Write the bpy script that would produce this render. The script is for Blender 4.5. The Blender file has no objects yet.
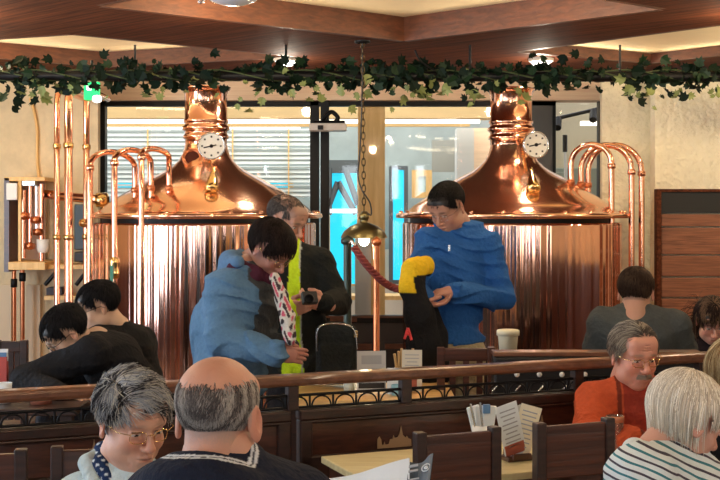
import bpy, bmesh, math, random
import numpy as np
from mathutils import Vector, Matrix
random.seed(7); RNG = np.random.default_rng(7)
SC = bpy.context.scene
COL = SC.collection
R = math.radians
F = 1200.0; HOR = 212.0; ZC = 1.58

# ---------------------------------------------------------------- camera, world, light, exposure
cam_d = bpy.data.cameras.new('camera'); cam = bpy.data.objects.new('camera', cam_d); COL.objects.link(cam)
cam.location = (0, 0, ZC); cam.rotation_euler = (R(90), 0, 0)
cam_d.sensor_width = 36; cam_d.lens = 36 * F / 720; cam_d.shift_y = -(240 - HOR) / 720
cam_d.clip_start = 0.05
SC.camera = cam
SC.view_settings.view_transform = 'Standard'; SC.view_settings.look = 'None'
SC.view_settings.gamma = 1; SC.view_settings.use_curve_mapping = False
SC.view_settings.exposure = 0.0
w = bpy.data.worlds.new('world'); SC.world = w; w.use_nodes = True
w.node_tree.nodes['Background'].inputs[0].default_value = (0.86, 0.92, 1.0, 1)
w.node_tree.nodes['Background'].inputs[1].default_value = 1.3

def area(name, loc, target, sx, sy, power, col):
    l = bpy.data.lights.new(name, 'AREA'); l.shape = 'RECTANGLE'; l.size = sx; l.size_y = sy
    l.energy = power; l.color = col
    o = bpy.data.objects.new(name, l); COL.objects.link(o); o.location = loc
    o.rotation_euler = (Vector(target) - Vector(loc)).to_track_quat('-Z', 'Y').to_euler()
    return o
def spot(name, loc, power, col, r=0.05):
    l = bpy.data.lights.new(name, 'POINT'); l.energy = power; l.color = col; l.shadow_soft_size = r
    o = bpy.data.objects.new(name, l); COL.objects.link(o); o.location = loc
    return o
# daylight through the windows on the left
for k, yy in enumerate((-1.6, 0.9, 3.4)):
    area('daylight_window', (-4.25, yy, 1.55), (0, yy + 1.2, 1.2), 1.5, 1.7, 60, (0.72, 0.86, 1.0))
for k, xx in enumerate((-3.4, -2.5, -1.9, -.9, -.2, .7, 1.2, 2.2, 3.0, 3.7)):  # narrow lights added behind the camera to streak the copper reflections
    area('streak_light_back', (xx, -3.4, 1.35), (xx * .8, 5, 1.25), (.16, .3, .12)[k % 3], 2.3, 12, (0.85, 0.93, 1.0))
area('daylight_side', (-4.25, 6.1, 1.5), (0, 6.6, 1.3), 1.0, 1.9, 85, (0.70, 0.84, 1.0))
area('daylight_right', (4.3, 1.5, 1.6), (0, 3.5, 1.2), 1.2, 1.5, 24, (1.0, 0.9, 0.78))
# warm ceiling lamps of the room
for (xx, yy, p) in ((-2.2, 1.2, 26), (0.2, 1.6, 26), (2.2, 1.4, 26), (-1.9, 4.1, 24), (0.4, 4.3, 24), (2.1, 4.2, 24),
                    (-2.3, 6.6, 16), (-0.7, 6.5, 18), (0.75, 6.4, 18), (2.2, 6.6, 18), (3.1, 7.4, 42), (-2.7, 7.9, 28)):
    spot('ceiling_downlight', (xx, yy, 2.56), p, (1.0, 0.78, 0.52), 0.045)
# daylit hall beyond the glass
area('hall_skylight', (-0.5, 12.4, 3.4), (-0.5, 13.2, 1.0), 7, 1.6, 130, (1.0, 0.93, 0.8))

# ---------------------------------------------------------------- helpers
def A(*v): return np.array(v, float)
def P(x, y, d): return np.array(((x - 360) * d / F, d, ZC + (HOR - y) * d / F))
WORLD = {}
def link(name, me, parent=None, mat=None, base=None):
    """me's vertices are in world coordinates; base = where the object's origin stands"""
    b = np.array(WORLD[parent.name] if parent is not None else (base if base is not None else (0, 0, 0)), float)
    if b.any():
        me.transform(Matrix.Translation(-Vector(b)))
    if mat is not None and not me.materials: me.materials.append(mat)
    o = bpy.data.objects.new(name, me); COL.objects.link(o)
    if parent is not None: o.parent = parent
    else: o.location = b
    WORLD[o.name] = tuple(b)
    return o
def tag(o, label=None, cat=None, group=None, kind=None):
    if label: o['label'] = label
    if cat: o['category'] = cat
    if group: o['group'] = group
    if kind: o['kind'] = kind
    return o
def thing(name, label, cat, loc=(0, 0, 0), group=None):
    o = bpy.data.objects.new(name, None); COL.objects.link(o); o.location = loc; o.empty_display_size = .1
    WORLD[o.name] = tuple(float(v) for v in loc)
    return tag(o, label, cat, group)
def dup(root, loc, rz=None, label=None, scale=None):
    r = root.copy(); COL.objects.link(r); r.location = loc
    if rz is not None: r.rotation_euler = (0, 0, rz)
    if label: r['label'] = label
    if scale: r.scale = scale
    for ch in list(root.children):
        c = ch.copy(); COL.objects.link(c); c.parent = r
        for g in list(ch.children):
            e = g.copy(); COL.objects.link(e); e.parent = c
    return r

class MB:
    def __init__(s): s.v = []; s.f = []; s.mi = []; s.sm = []
    def add(s, V, Fs, mi=0, smooth=False):
        n = len(s.v); s.v.extend([tuple(map(float, p)) for p in V]); s.f.extend([tuple(i + n for i in f) for f in Fs])
        s.mi.extend([mi] * len(Fs)); s.sm.extend([smooth] * len(Fs)); return s
    def box(s, c, d, rz=0, M=None, mi=0):
        hx, hy, hz = d[0] / 2, d[1] / 2, d[2] / 2
        V = np.array([(x, y, z) for x in (-hx, hx) for y in (-hy, hy) for z in (-hz, hz)])
        if M is not None: V = V @ np.array(M).T
        elif rz:
            c_, s_ = math.cos(rz), math.sin(rz); V = V @ np.array(((c_, -s_, 0), (s_, c_, 0), (0, 0, 1))).T
        return s.add(V + np.array(c), [(0, 1, 3, 2), (4, 6, 7, 5), (0, 4, 5, 1), (2, 3, 7, 6), (0, 2, 6, 4), (1, 5, 7, 3)], mi)
    def tube(s, pts, r, n=10, cap=True, closed=False, mi=0):
        pts = np.array(pts, float); m = len(pts)
        rr = np.full(m, r) if np.isscalar(r) else np.array(r, float)
        if closed: T = np.roll(pts, -1, 0) - np.roll(pts, 1, 0)
        else: T = np.gradient(pts, axis=0)
        T /= np.linalg.norm(T, axis=1)[:, None] + 1e-12
        a = np.array((0, 0, 1.)) if abs(T[0][2]) < .9 else np.array((1., 0, 0))
        V = []; 
        for i in range(m):
            a = a - T[i] * (a @ T[i]); a /= np.linalg.norm(a) + 1e-12
            b = np.cross(T[i], a)
            for k in range(n):
                t = 2 * math.pi * k / n; V.append(pts[i] + rr[i] * (math.cos(t) * a + math.sin(t) * b))
        Fs = []
        for i in range(m if closed else m - 1):
            j = (i + 1) % m
            for k in range(n):
                l = (k + 1) % n; Fs.append((i * n + k, i * n + l, j * n + l, j * n + k))
        s.add(V, Fs, mi, True)
        if cap and not closed:
            s.add(V[:n], [tuple(range(n))[::-1]], mi); s.add(V[-n:], [tuple(range(n))], mi)
        return s
    def lathe(s, prof, c=(0, 0, 0), n=48, M=None, mi=0, smooth=True):
        prof = np.array(prof, float); V = []
        for (r, z) in prof:
            for k in range(n):
                t = 2 * math.pi * k / n; V.append((r * math.cos(t), r * math.sin(t), z))
        V = np.array(V)
        if M is not None: V = V @ np.array(M).T
        V = V + np.array(c)
        Fs = [(i * n + k, i * n + (k + 1) % n, (i + 1) * n + (k + 1) % n, (i + 1) * n + k) for i in range(len(prof) - 1) for k in range(n)]
        return s.add(V, Fs, mi, smooth)
    def prism(s, poly, ax, bx, o, depth, mi=0):
        """poly in 2-D along axes ax, bx from o, thickness along cross(ax,bx)*depth"""
        ax = np.array(ax, float); bx = np.array(bx, float); nn = np.cross(ax, bx); nn /= np.linalg.norm(nn)
        o = np.array(o, float); n = len(poly)
        A = [o + ax * u + bx * v for u, v in poly]; B = [a + nn * depth for a in A]
        Fs = [tuple(range(n))[::-1], tuple(range(n, 2 * n))] + [(i, (i + 1) % n, n + (i + 1) % n, n + i) for i in range(n)]
        return s.add(A + B, Fs, mi)
    def build(s, name, mat, parent=None, bevel=0, base=None, mats=None):
        me = bpy.data.meshes.new(name); me.from_pydata(s.v, [], s.f)
        for m in (mats or [mat]): me.materials.append(m)
        me.polygons.foreach_set('material_index', s.mi); me.polygons.foreach_set('use_smooth', s.sm); me.update()
        o = link(name, me, parent, None, base)
        if bevel:
            b = o.modifiers.new('bevel', 'BEVEL'); b.width = bevel; b.segments = 2; b.limit_method = 'ANGLE'
        return o

def frame_of(fwd, up=(0, 0, 1)):
    f = np.array(fwd, float); f /= np.linalg.norm(f); u = np.array(up, float); u = u - f * (u @ f); u /= np.linalg.norm(u)
    return np.stack((np.cross(f, u), f, u), 1)       # columns: side, forward, up

# ---------------------------------------------------------------- materials
MATS = {}
def mat(name, col=(.5, .5, .5), rough=.5, metal=0, spec=.5, emit=None, es=0, attr=False, noise=None, bump=None, coat=0, sheen=0):
    """noise=(scale, amount, stretch(x,y,z)) varies the colour; bump=(scale, strength)"""
    if name in MATS: return MATS[name]
    m = bpy.data.materials.new(name); m.use_nodes = True; MATS[name] = m
    nt = m.node_tree; N = nt.nodes; L = nt.links; b = N['Principled BSDF']
    b.inputs['Roughness'].default_value = rough; b.inputs['Metallic'].default_value = metal
    b.inputs['Specular IOR Level'].default_value = spec; b.inputs['Coat Weight'].default_value = coat
    b.inputs['Sheen Weight'].default_value = sheen
    b.inputs['Base Color'].default_value = (*col, 1)
    tc = N.new('ShaderNodeTexCoord')
    src = None
    if attr:
        a = N.new('ShaderNodeAttribute'); a.attribute_name = 'Col'; src = a.outputs['Color']
    if noise:
        mp = N.new('ShaderNodeMapping'); mp.inputs['Scale'].default_value = noise[2] if len(noise) > 2 else (1, 1, 1)
        if len(noise) > 3: mp.inputs['Rotation'].default_value = (0, 0, noise[3])
        L.new(tc.outputs['Object'], mp.inputs[0])
        n = N.new('ShaderNodeTexNoise'); n.inputs['Scale'].default_value = noise[0]; n.inputs['Detail'].default_value = 5
        n.inputs['Roughness'].default_value = .6; L.new(mp.outputs[0], n.inputs['Vector'])
        mr = N.new('ShaderNodeMapRange'); mr.inputs[1].default_value = .3; mr.inputs[2].default_value = .7
        mr.inputs[3].default_value = 1 - noise[1]; mr.inputs[4].default_value = 1 + noise[1]; L.new(n.outputs[0], mr.inputs[0])
        mx = N.new('ShaderNodeVectorMath'); mx.operation = 'SCALE'
        if src: L.new(src, mx.inputs[0])
        else: mx.inputs[0].default_value = col
        L.new(mr.outputs[0], mx.inputs['Scale']); src = mx.outputs[0]
    if src: L.new(src, b.inputs['Base Color'])
    if bump:
        n2 = N.new('ShaderNodeTexNoise'); n2.inputs['Scale'].default_value = bump[0]; n2.inputs['Detail'].default_value = 4
        if len(bump) > 2:
            mp2 = N.new('ShaderNodeMapping'); mp2.inputs['Scale'].default_value = bump[2]; L.new(tc.outputs['Object'], mp2.inputs[0]); L.new(mp2.outputs[0], n2.inputs['Vector'])
        else: L.new(tc.outputs['Object'], n2.inputs['Vector'])
        bp = N.new('ShaderNodeBump'); bp.inputs['Strength'].default_value = bump[1]; bp.inputs['Distance'].default_value = .02
        L.new(n2.outputs[0], bp.inputs['Height']); L.new(bp.outputs[0], b.inputs['Normal'])
    if emit: b.inputs['Emission Color'].default_value = (*emit, 1); b.inputs['Emission Strength'].default_value = es
    return m
def wood(name, c1, c2, scale=(1, 12, 12), rough=.45, rz=0, bump=.15, coat=0.0):
    if name in MATS: return MATS[name]
    m = mat(name, c1, rough, coat=coat); nt = m.node_tree; N = nt.nodes; L = nt.links; b = N['Principled BSDF']
    tc = N['Texture Coordinate']; mp = N.new('ShaderNodeMapping'); mp.inputs['Scale'].default_value = scale
    mp0 = N.new('ShaderNodeMapping'); mp0.inputs['Rotation'].default_value = (0, 0, rz)
    L.new(tc.outputs['Object'], mp0.inputs[0]); L.new(mp0.outputs[0], mp.inputs[0])
    n = N.new('ShaderNodeTexNoise'); n.inputs['Scale'].default_value = 3; n.inputs['Detail'].default_value = 6; n.inputs['Distortion'].default_value = .6
    L.new(mp.outputs[0], n.inputs['Vector'])
    cr = N.new('ShaderNodeValToRGB'); cr.color_ramp.elements[0].position = .33; cr.color_ramp.elements[1].position = .68
    cr.color_ramp.elements[0].color = (*c2, 1); cr.color_ramp.elements[1].color = (*c1, 1)
    L.new(n.outputs[0], cr.inputs[0]); L.new(cr.outputs[0], b.inputs['Base Color'])
    bp = N.new('ShaderNodeBump'); bp.inputs['Strength'].default_value = bump; bp.inputs['Distance'].default_value = .01
    L.new(n.outputs[0], bp.inputs['Height']); L.new(bp.outputs[0], b.inputs['Normal'])
    return m
PLASTER = mat('plaster', (.74, .60, .38), .9, noise=(6, .10), bump=(26, .55))
PLASTERR = mat('plaster_rough', (.95, .88, .66), .9, noise=(5, .06), bump=(20, 1.0)); PLASTERR.node_tree.nodes['Bump'].inputs['Distance'].default_value = .035
CREAM = mat('cream_panel', (.95, .80, .52), .8, noise=(1.2, .12))
CEILWOOD = wood('ceiling_wood', (.17, .052, .022), (.055, .016, .008), (.8, 16, 16), .75, .75, .4); CEILWOOD.node_tree.nodes['Principled BSDF'].inputs['Specular IOR Level'].default_value = .12
COFFER = wood('coffer_wood', (.15, .048, .020), (.08, .026, .012), (4, 4, 14), .5, 0, .2)
HEADER = wood('header_wood', (.95, .72, .50), (.85, .60, .40), (1, 8, 20), .6)
DARKW = wood('dark_wood', (.045, .016, .010), (.018, .008, .005), (2, 14, 14), .42, 0, .12, .1)
REDW = wood('red_wood', (.095, .030, .016), (.045, .015, .009), (1, 8, 22), .35, 0, .1, .3)
RAILW = wood('rail_wood', (.20, .085, .045), (.11, .045, .025), (3, 18, 18), .3, 0, .08, .5)
PLANK = wood('plank_wood', (.36, .14, .068), (.18, .068, .032), (1.5, 6, 30), .5, 0, .3)
PINE = wood('pine', (.90, .60, .25), (.76, .46, .16), (10, 10, 1), .5)
TABLEY = wood('table_pine', (.86, .58, .24), (.72, .42, .15), (2, 14, 14), .4, 0, .1, .2)
TABLEP = wood('table_pale', (.80, .72, .42), (.68, .58, .30), (2, 14, 14), .4, 0, .1, .2)
FLOORW = wood('floor_wood', (.42, .24, .14), (.07, .035, .02), (5, .4, 5), .16)
BLACKM = mat('black_metal', (.006, .0055, .006), .45, spec=.25)
BLACKP = mat('black_plastic', (.02, .02, .022), .45)
WHITEP = mat('white_plastic', (.8, .78, .72), .4)
COPPER = mat('copper', (.92, .55, .42), .10, 1, noise=(3, .08), bump=(2.0, .75, (9, 9, .05)))
COPPERL = mat('copper_lid', (.98, .58, .38), .15, .97, noise=(3, .08), bump=(5, .25))
for _m in (COPPER, COPPERL):
    for _n in _m.node_tree.nodes:
        if _n.type == 'TEX_NOISE': _n.inputs['Detail'].default_value = .6
COPPERT = mat('copper_tube', (.95, .50, .32), .16, 1)
COPPERD = mat('copper_aged', (.62, .22, .10), .28, 1, noise=(5, .25))
BRASS = mat('brass', (.85, .58, .24), .2, 1)
STEEL = mat('steel', (.6, .6, .6), .25, 1)
def attrmat(name, rough=.6, **k): return mat(name, (.5, .5, .5), rough, attr=True, **k)
SKIN = attrmat('skin', .5, bump=(160, .12)); SKIN.node_tree.nodes['Principled BSDF'].inputs['Subsurface Weight'].default_value = .08
SKIN.node_tree.nodes['Principled BSDF'].inputs['Subsurface Scale'].default_value = .01
HAIR = attrmat('hair', .6, spec=.12)
CLOTH = attrmat('cloth', .85, noise=(60, .10), bump=(55, .5), spec=.15)
GLASS = bpy.data.materials.new('window_glass'); GLASS.use_nodes = True
_n = GLASS.node_tree; _n.nodes.clear(); _o = _n.nodes.new('ShaderNodeOutputMaterial'); _m = _n.nodes.new('ShaderNodeMixShader')
_t = _n.nodes.new('ShaderNodeBsdfTransparent'); _g = _n.nodes.new('ShaderNodeBsdfGlossy'); _g.inputs['Roughness'].default_value = .03
_f = _n.nodes.new('ShaderNodeFresnel'); _f.inputs[0].default_value = 1.5
_n.links.new(_f.outputs[0], _m.inputs[0]); _n.links.new(_t.outputs[0], _m.inputs[1]); _n.links.new(_g.outputs[0], _m.inputs[2]); _n.links.new(_m.outputs[0], _o.inputs[0])

# ---------------------------------------------------------------- the room shell
def struct(name, mb, m, bevel=0): return tag(mb.build(name, m, bevel=bevel), kind='structure')
ZCL = 2.68
struct('added_dado_west', MB().box((-4.38, 3.0, .55), (.05, 13.4, 1.1)), REDW); struct('added_dado_east', MB().box((4.58, 3.0, .55), (.05, 13.4, 1.1)), REDW)  # unseen dado, added to soften the wall-to-floor break reflected in the vessels
struct('floor', MB().box((0, 5, -.05), (12, 20, .1)), FLOORW)
struct('wall_back', MB().box((0, -3.75, 1.4), (9.4, .2, 3)), DARKW)
struct('wall_west', MB().box((-4.5, 3.0, 1.4), (.2, 13.4, 3)), PLASTER)
struct('wall_east', MB().box((4.7, 3.0, 1.4), (.2, 13.4, 3)), PLASTER)
# unseen low wooden partitions, added to give the polished vessels something to reflect
for k, (x, y, l, h, a) in enumerate(((-2.6, .8, 1.8, 1.15, 8), (2.5, .4, 1.6, 1.1, -10), (-1.6, -1.2, 1.2, .9, 20), (1.5, -1.6, 1.3, 1.2, -5), (-3.0, 3.6, 1.5, 1.05, 30), (3.1, 3.4, 1.5, 1.1, -25), (-.2, -2.6, 1.5, 1.0, 3), (3.4, -2.2, .9, 1.3, 15), (-3.3, -2.4, 1.0, 1.2, -15))):
    struct('partition_%d' % (k + 1), MB().box((x, y, h / 2), (l, .08, h), R(a)).box((x, y, h), (l + .04, .14, .03), R(a)), REDW if k % 2 else RAILW)
def pxd(x, y): # plan point of a ceiling pixel
    d = (ZCL - ZC) * F / (HOR - y); return ((x - 360) * d / F, d)
coffers = []
a, b_, c = pxd(72, 35), pxd(295, 57), pxd(105, 67); coffers.append([a, b_, c, (a[0] + c[0] - b_[0], a[1] + c[1] - b_[1])])
a, b_, c = pxd(102, 6), pxd(404, 41), pxd(660, 9.5); coffers.append([a, b_, c, (a[0] + c[0] - b_[0], a[1] + c[1] - b_[1])][::-1])
coffers.append([(2.16, 7.05), (3.2, 7.66), pxd(651, 63), pxd(520, 52)])
for (x0, y0) in ((-1.9, 2.6), (1.3, 2.2), (-2.2, -.8), (1.5, -1.2), (-3.4, 5.4)):
    coffers.append([(x0, y0), (x0 + .9, y0 + .75), (x0 + .1, y0 + 1.8), (x0 - .8, y0 + 1.05)])
bm = bmesh.new()
edges = []
for loop in [[(-4.6, -3.8), (4.8, -3.8), (4.8, 10.3), (-4.6, 10.3)]] + coffers:
    vs = [bm.verts.new((x, y, ZCL)) for x, y in loop]
    edges += [bm.edges.new((vs[i], vs[(i + 1) % len(vs)])) for i in range(len(vs))]
bmesh.ops.triangle_fill(bm, use_beauty=True, use_dissolve=False, edges=edges)
me = bpy.data.meshes.new('ceiling'); bm.to_mesh(me); bm.free()
tag(link('ceiling', me, mat=CEILWOOD), kind='structure')
DEP = [.115, .155, .07] + [.12] * 5
CR = MB()
mb = MB()
for lp, dp in zip(coffers, DEP):
    for i in (0, 1, 2, 3):      # warm fill lights added along the inside edges to brighten every coffer
        p_, q_ = np.array(lp[i]), np.array(lp[(i + 1) % 4]); cc_ = np.mean(np.array(lp), 0); m_ = (p_ + q_) / 2; m_ = m_ + (cc_ - m_) * .06; ln_ = np.linalg.norm(q_ - p_)
        l_ = area('coffer_fill', (m_[0], m_[1], ZCL + .012), (cc_[0], cc_[1], ZCL + .16), ln_ * .8, .02, 1.3, (1.0, .82, .55))
        l_.rotation_euler = Matrix((lambda f_, e_: (Vector(e_), Vector(np.cross(-f_, e_)), Vector(-f_)))(np.array((Vector((cc_[0] - m_[0], cc_[1] - m_[1], .16 * 1.2))).normalized()), np.array(Vector((q_[0] - p_[0], q_[1] - p_[1], 0)).normalized()))).transposed().to_euler()
    CR.prism([tuple(q) for q in lp], (1, 0, 0), (0, 1, 0), (0, 0, ZCL + dp), .02)
    for i in range(4):
        p, q = np.array(lp[i]), np.array(lp[(i + 1) % 4]); ln = np.linalg.norm(q - p); cen = (p + q) / 2
        t = (q - p) / ln; nrm = np.array((-t[1], t[0])); cc = np.mean(np.array(lp), 0)
        if (cc - cen) @ nrm > 0: nrm = -nrm
        cen = cen + nrm * .02
        mb.box((cen[0], cen[1], ZCL + dp / 2), (ln, .04, dp + .002), math.atan2(t[1], t[0]))
struct('trim_1', mb, COFFER); struct('ceiling_panel', CR, CREAM); struct('ceiling_slab', MB().box((0, 3.2, ZCL + .25), (9.6, 14.2, .06)), CREAM)
# window wall
DW = 10.2
def wbox(mb, x0, x1, y0, y1, d, th, back=True):
    a, b = P(x0, y1, d), P(x1, y0, d)
    return mb.box(((a[0] + b[0]) / 2, d + (th / 2 if back else 0), (a[2] + b[2]) / 2), (b[0] - a[0], th, b[2] - a[2]))
struct('trim_3', wbox(MB(), -80, 800, 78, 100, 10.1, .25), HEADER)
struct('wall_left', wbox(MB(), -300, 98, 78, 440, 9.45, .08), PLASTER)
struct('pillar', wbox(MB(), 602, 660, 78, 440, 9.32, .08), PLASTERR)
struct('wall_right', wbox(MB(), 655, 1000, 78, 455, 9.05, .15), PLASTERR)
wf = wbox(MB(), 97, 105, 100, 432, DW, .1); wbox(wf, 97, 556, 100, 106, DW, .1); wbox(wf, 310, 319, 100, 432, DW, .1); wbox(wf, 320.5, 329, 100, 432, DW - .03, .1)
wbox(wf, 97, 556, 316, 323, DW, .12); wbox(wf, 552, 556, 100, 432, DW, .1); wbox(wf, 599, 602, 100, 432, DW, .1); wbox(wf, 550, 602, 98, 101, DW, .1)
struct('window_1', wf, BLACKM, .004)
struct('window_2', wbox(MB(), 530, 553, 100, 432, DW, .3), mat('dark_frame', (.07, .065, .06), .35))
struct('window_3', wbox(MB(), 105, 600, 104, 322, DW + .06, .008), GLASS)
struct('wall_sill', wbox(MB(), 97, 602, 322, 430, DW + .02, .12), mat('dark_panel', (.03, .025, .028), .5))
mb = MB()
for (x0, x1, y0, y1) in ((330, 372, 344, 350), (330, 357, 318, 322), (385, 420, 344, 349), (97, 310, 344, 350), (97, 602, 316, 318), (420, 600, 344, 349)): wbox(mb, x0, x1, y0, y1, DW - .04, .05)
struct('trim_4', mb, COFFER)

# ---------------------------------------------------------------- the hall beyond the glass
TUR = mat('lit_turquoise', (.0, .3, .4), .4, emit=(.02, .62, .85), es=1.15)
WARM = mat('warm_fascia', (.85, .60, .28), .6, noise=(1, .15, (1, 1, 8)))
GREYW = mat('grey_facade', (.36, .42, .41), .7, noise=(3, .15))
PALEW = mat('pale_facade', (.66, .68, .66), .7)
BLINDM = mat('blind_slat', (.55, .62, .62), .5)
TUBE = mat('lit_tube', (1, 1, 1), .4, emit=(1, .93, .78), es=2.2)
DH = 14.0
def sbox(x0, x1, y0, y1, d, th=.1): return wbox(MB(), x0, x1, y0, y1, d, th)
struct('ground', MB().box((0, 20, -.06), (40, 12, .1)), GREYW)
struct('exterior_wall', sbox(20, 760, 60, 330, DH + .4, .2), GREYW)
struct('wall_hall', sbox(20, 760, 250, 400, DH + .1, .2), mat('hall_cream', (.72, .66, .55), .8, noise=(2, .1)))
fa = tag(wbox(MB(), 90, 760, 96, 118, 12.2, .3).build('hall_fascia', WARM), 'warm yellow fascia board running above the hall beyond the window', 'fascia', kind='structure')
tag(wbox(wbox(MB(), 90, 480, 119, 123, 12.4, .06), 104, 300, 127, 128.5, 12.8, .04).build('trim_5', TUBE), kind='structure')
t = thing('light_strip', 'long warm white light strip under the hall ceiling behind left window', 'light strip', P(200, 124, 12.7))
wbox(MB(), 104, 470, 124, 126.5, 12.7, .05).build('tube', WARM, t)
bl = thing('slatted_blind', 'grey white horizontal slatted blind behind the left brewing vessel', 'blind', P(200, 200, 13.4))
mb = MB()
for k in range(15):
    y0 = 130 + k * 4.6; mb.box((P(207, y0, 13.4)[0], 13.4, P(0, y0, 13.4)[2]), (212 * 13.4 / F, .052, .012), M=Matrix.Rotation(R(62 if k % 4 else 20), 3, 'X'))
mb.build('slats', BLINDM, bl)
for x in (147, 232, 288): wbox(MB(), x, x + 1.2, 128, 200, 13.36, .02).build('ladder_cord', PINE, bl)
def panel(x0, x1, y0, y1, d, m, name, label, cat, frame=None, fw=3):
    t = thing(name, label, cat, P((x0 + x1) / 2, y1, d))
    if cat == 'window': t['kind'] = 'structure'
    wbox(MB(), x0, x1, y0, y1, d, .04).build('pane', m, t)
    if frame:
        mb = MB(); wbox(mb, x0 - fw, x0, y0 - fw, y1 + fw, d - .03, .1); wbox(mb, x1, x1 + fw, y0 - fw, y1 + fw, d - .03, .1)
        wbox(mb, x0, x1, y0 - fw, y0, d - .03, .1); wbox(mb, x0, x1, y1, y1 + fw, d - .03, .1); mb.build('window_frame', frame, t)
    return t
W = 'hall_window'; PALET = mat('pale_turquoise', (.35, .5, .5), .4)
panel(113, 143, 175, 196, DH - .1, TUR, W, 'small turquoise lit window seen between the left curved pipes', 'window', PALEW)
panel(254, 288, 178, 205, DH - .1, TUR, W, 'turquoise lit window behind the heads of the standing pair', 'window', PINE, 5)
g = panel(330, 357, 172, 284, DH - .1, TUR, W, 'turquoise lit window with dark gable posts left of the pine post', 'window', PINE, 2)
mb = MB(); d = DH - .3
for (a, b) in (((338, 182), (327, 210)), ((338, 182), (356, 214)), ((345, 168), (358, 205)), ((329, 168), (329, 215))):
    mb.tube([P(*a, d), P(*b, d)], .035, 6)
wbox(mb, 328, 358, 160, 173, d, .05); mb.build('gable_bars', mat('slate', (.09, .11, .12), .6), g)
wbox(MB(), 330, 357, 209, 213, d - .1, .03).build('light_bar', mat('lit_white', (1, 1, 1), .4, emit=(1, 1, 1), es=1.6), g)
panel(393, 404, 170, 280, DH - .1, TUR, W, 'tall narrow turquoise lit window right of the pine post', 'window', mat('slate', ()), 4)
panel(418, 426, 176, 192, DH - .1, PALET, W, 'tiny window in a pine frame left of the blue-hooded man', 'window', PINE, 6)
panel(432, 456, 140, 172, DH - .4, mat('grey_board', (.30, .31, .28), .8), 'notice_board', 'grey notice board on the hall wall above the blue-hooded man', 'board')
tag(wbox(MB(), 457, 474, 128, 330, 12.9, .3).build('hall_column', PALEW), 'pale white column in the hall behind the right vessel dome', 'column')
tag(wbox(MB(), 474, 492, 128, 330, 13.1, .3).build('hall_post', HEADER), 'tan column beside the pale one behind the right dome', 'column')
tag(wbox(MB(), 358, 385, 104, 389, 10.7, .18).build('timber_post', PINE), 'light pine post standing just outside the window behind the pendant lamp', 'post')
tag(wbox(MB(), 355, 371, 238, 392, 10.5, .12).build('white_post', PALEW), 'short white post standing below the pendant lamp outside the glass', 'post')
hb = thing('hall_bench', 'pale wooden bench seen low through the window below the lamp', 'bench', P(350, 330, 12))
wbox(MB(), 331, 420, 296, 300, 12, .4).build('seat', PINE, hb); wbox(MB(), 334, 344, 300, 368, 12.1, .2).build('leg', COFFER, hb); wbox(MB(), 408, 418, 300, 368, 12.1, .2).build('leg', COFFER, hb)
# right-hand side room seen through the narrow window
struct('exterior_room', sbox(548, 612, 90, 175, 11.6, .1), mat('beige_wall', (.66, .56, .38), .8))
tr = thing('track_light', 'dark track with two small spotlights seen through the narrow right window', 'track light', P(575, 113, 11.2))
MB().tube([P(550, 120, 11.2), P(602, 108, 11.2)], .018, 6).build('track', BLACKM, tr)
for (x, y) in ((557.5, 124), (593, 116)): MB().tube([P(x + .6, y - 5, 11.2), P(x, y + 4, 11.1)], .036, 8).build('spot_head', BLACKM, tr)
tag(sbox(582, 602, 121, 125, 11.3).build('light_box', TUBE), 'small warm lit strip below the track in the narrow window', 'light')
tag(wbox(wbox(MB(), 552, 602, 168, 200, 11.3, .3), 556, 568, 172, 196, 11.27, .03).build('cupboard', mat('sage', (.32, .36, .28), .6), bevel=.01), 'sage green cupboard behind the right curved copper pipes', 'cupboard')
bw = thing('broom', 'thin upright broom handle beside the right temperature dial', 'broom', P(566, 170, 11))
MB().tube([P(565, 152, 11), P(566, 200, 11)], .012, 6).build('handle', WHITEP, bw); MB().tube([P(565, 135, 11), P(565, 152, 11)], .022, 6).build('grip', BLACKM, bw)

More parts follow.
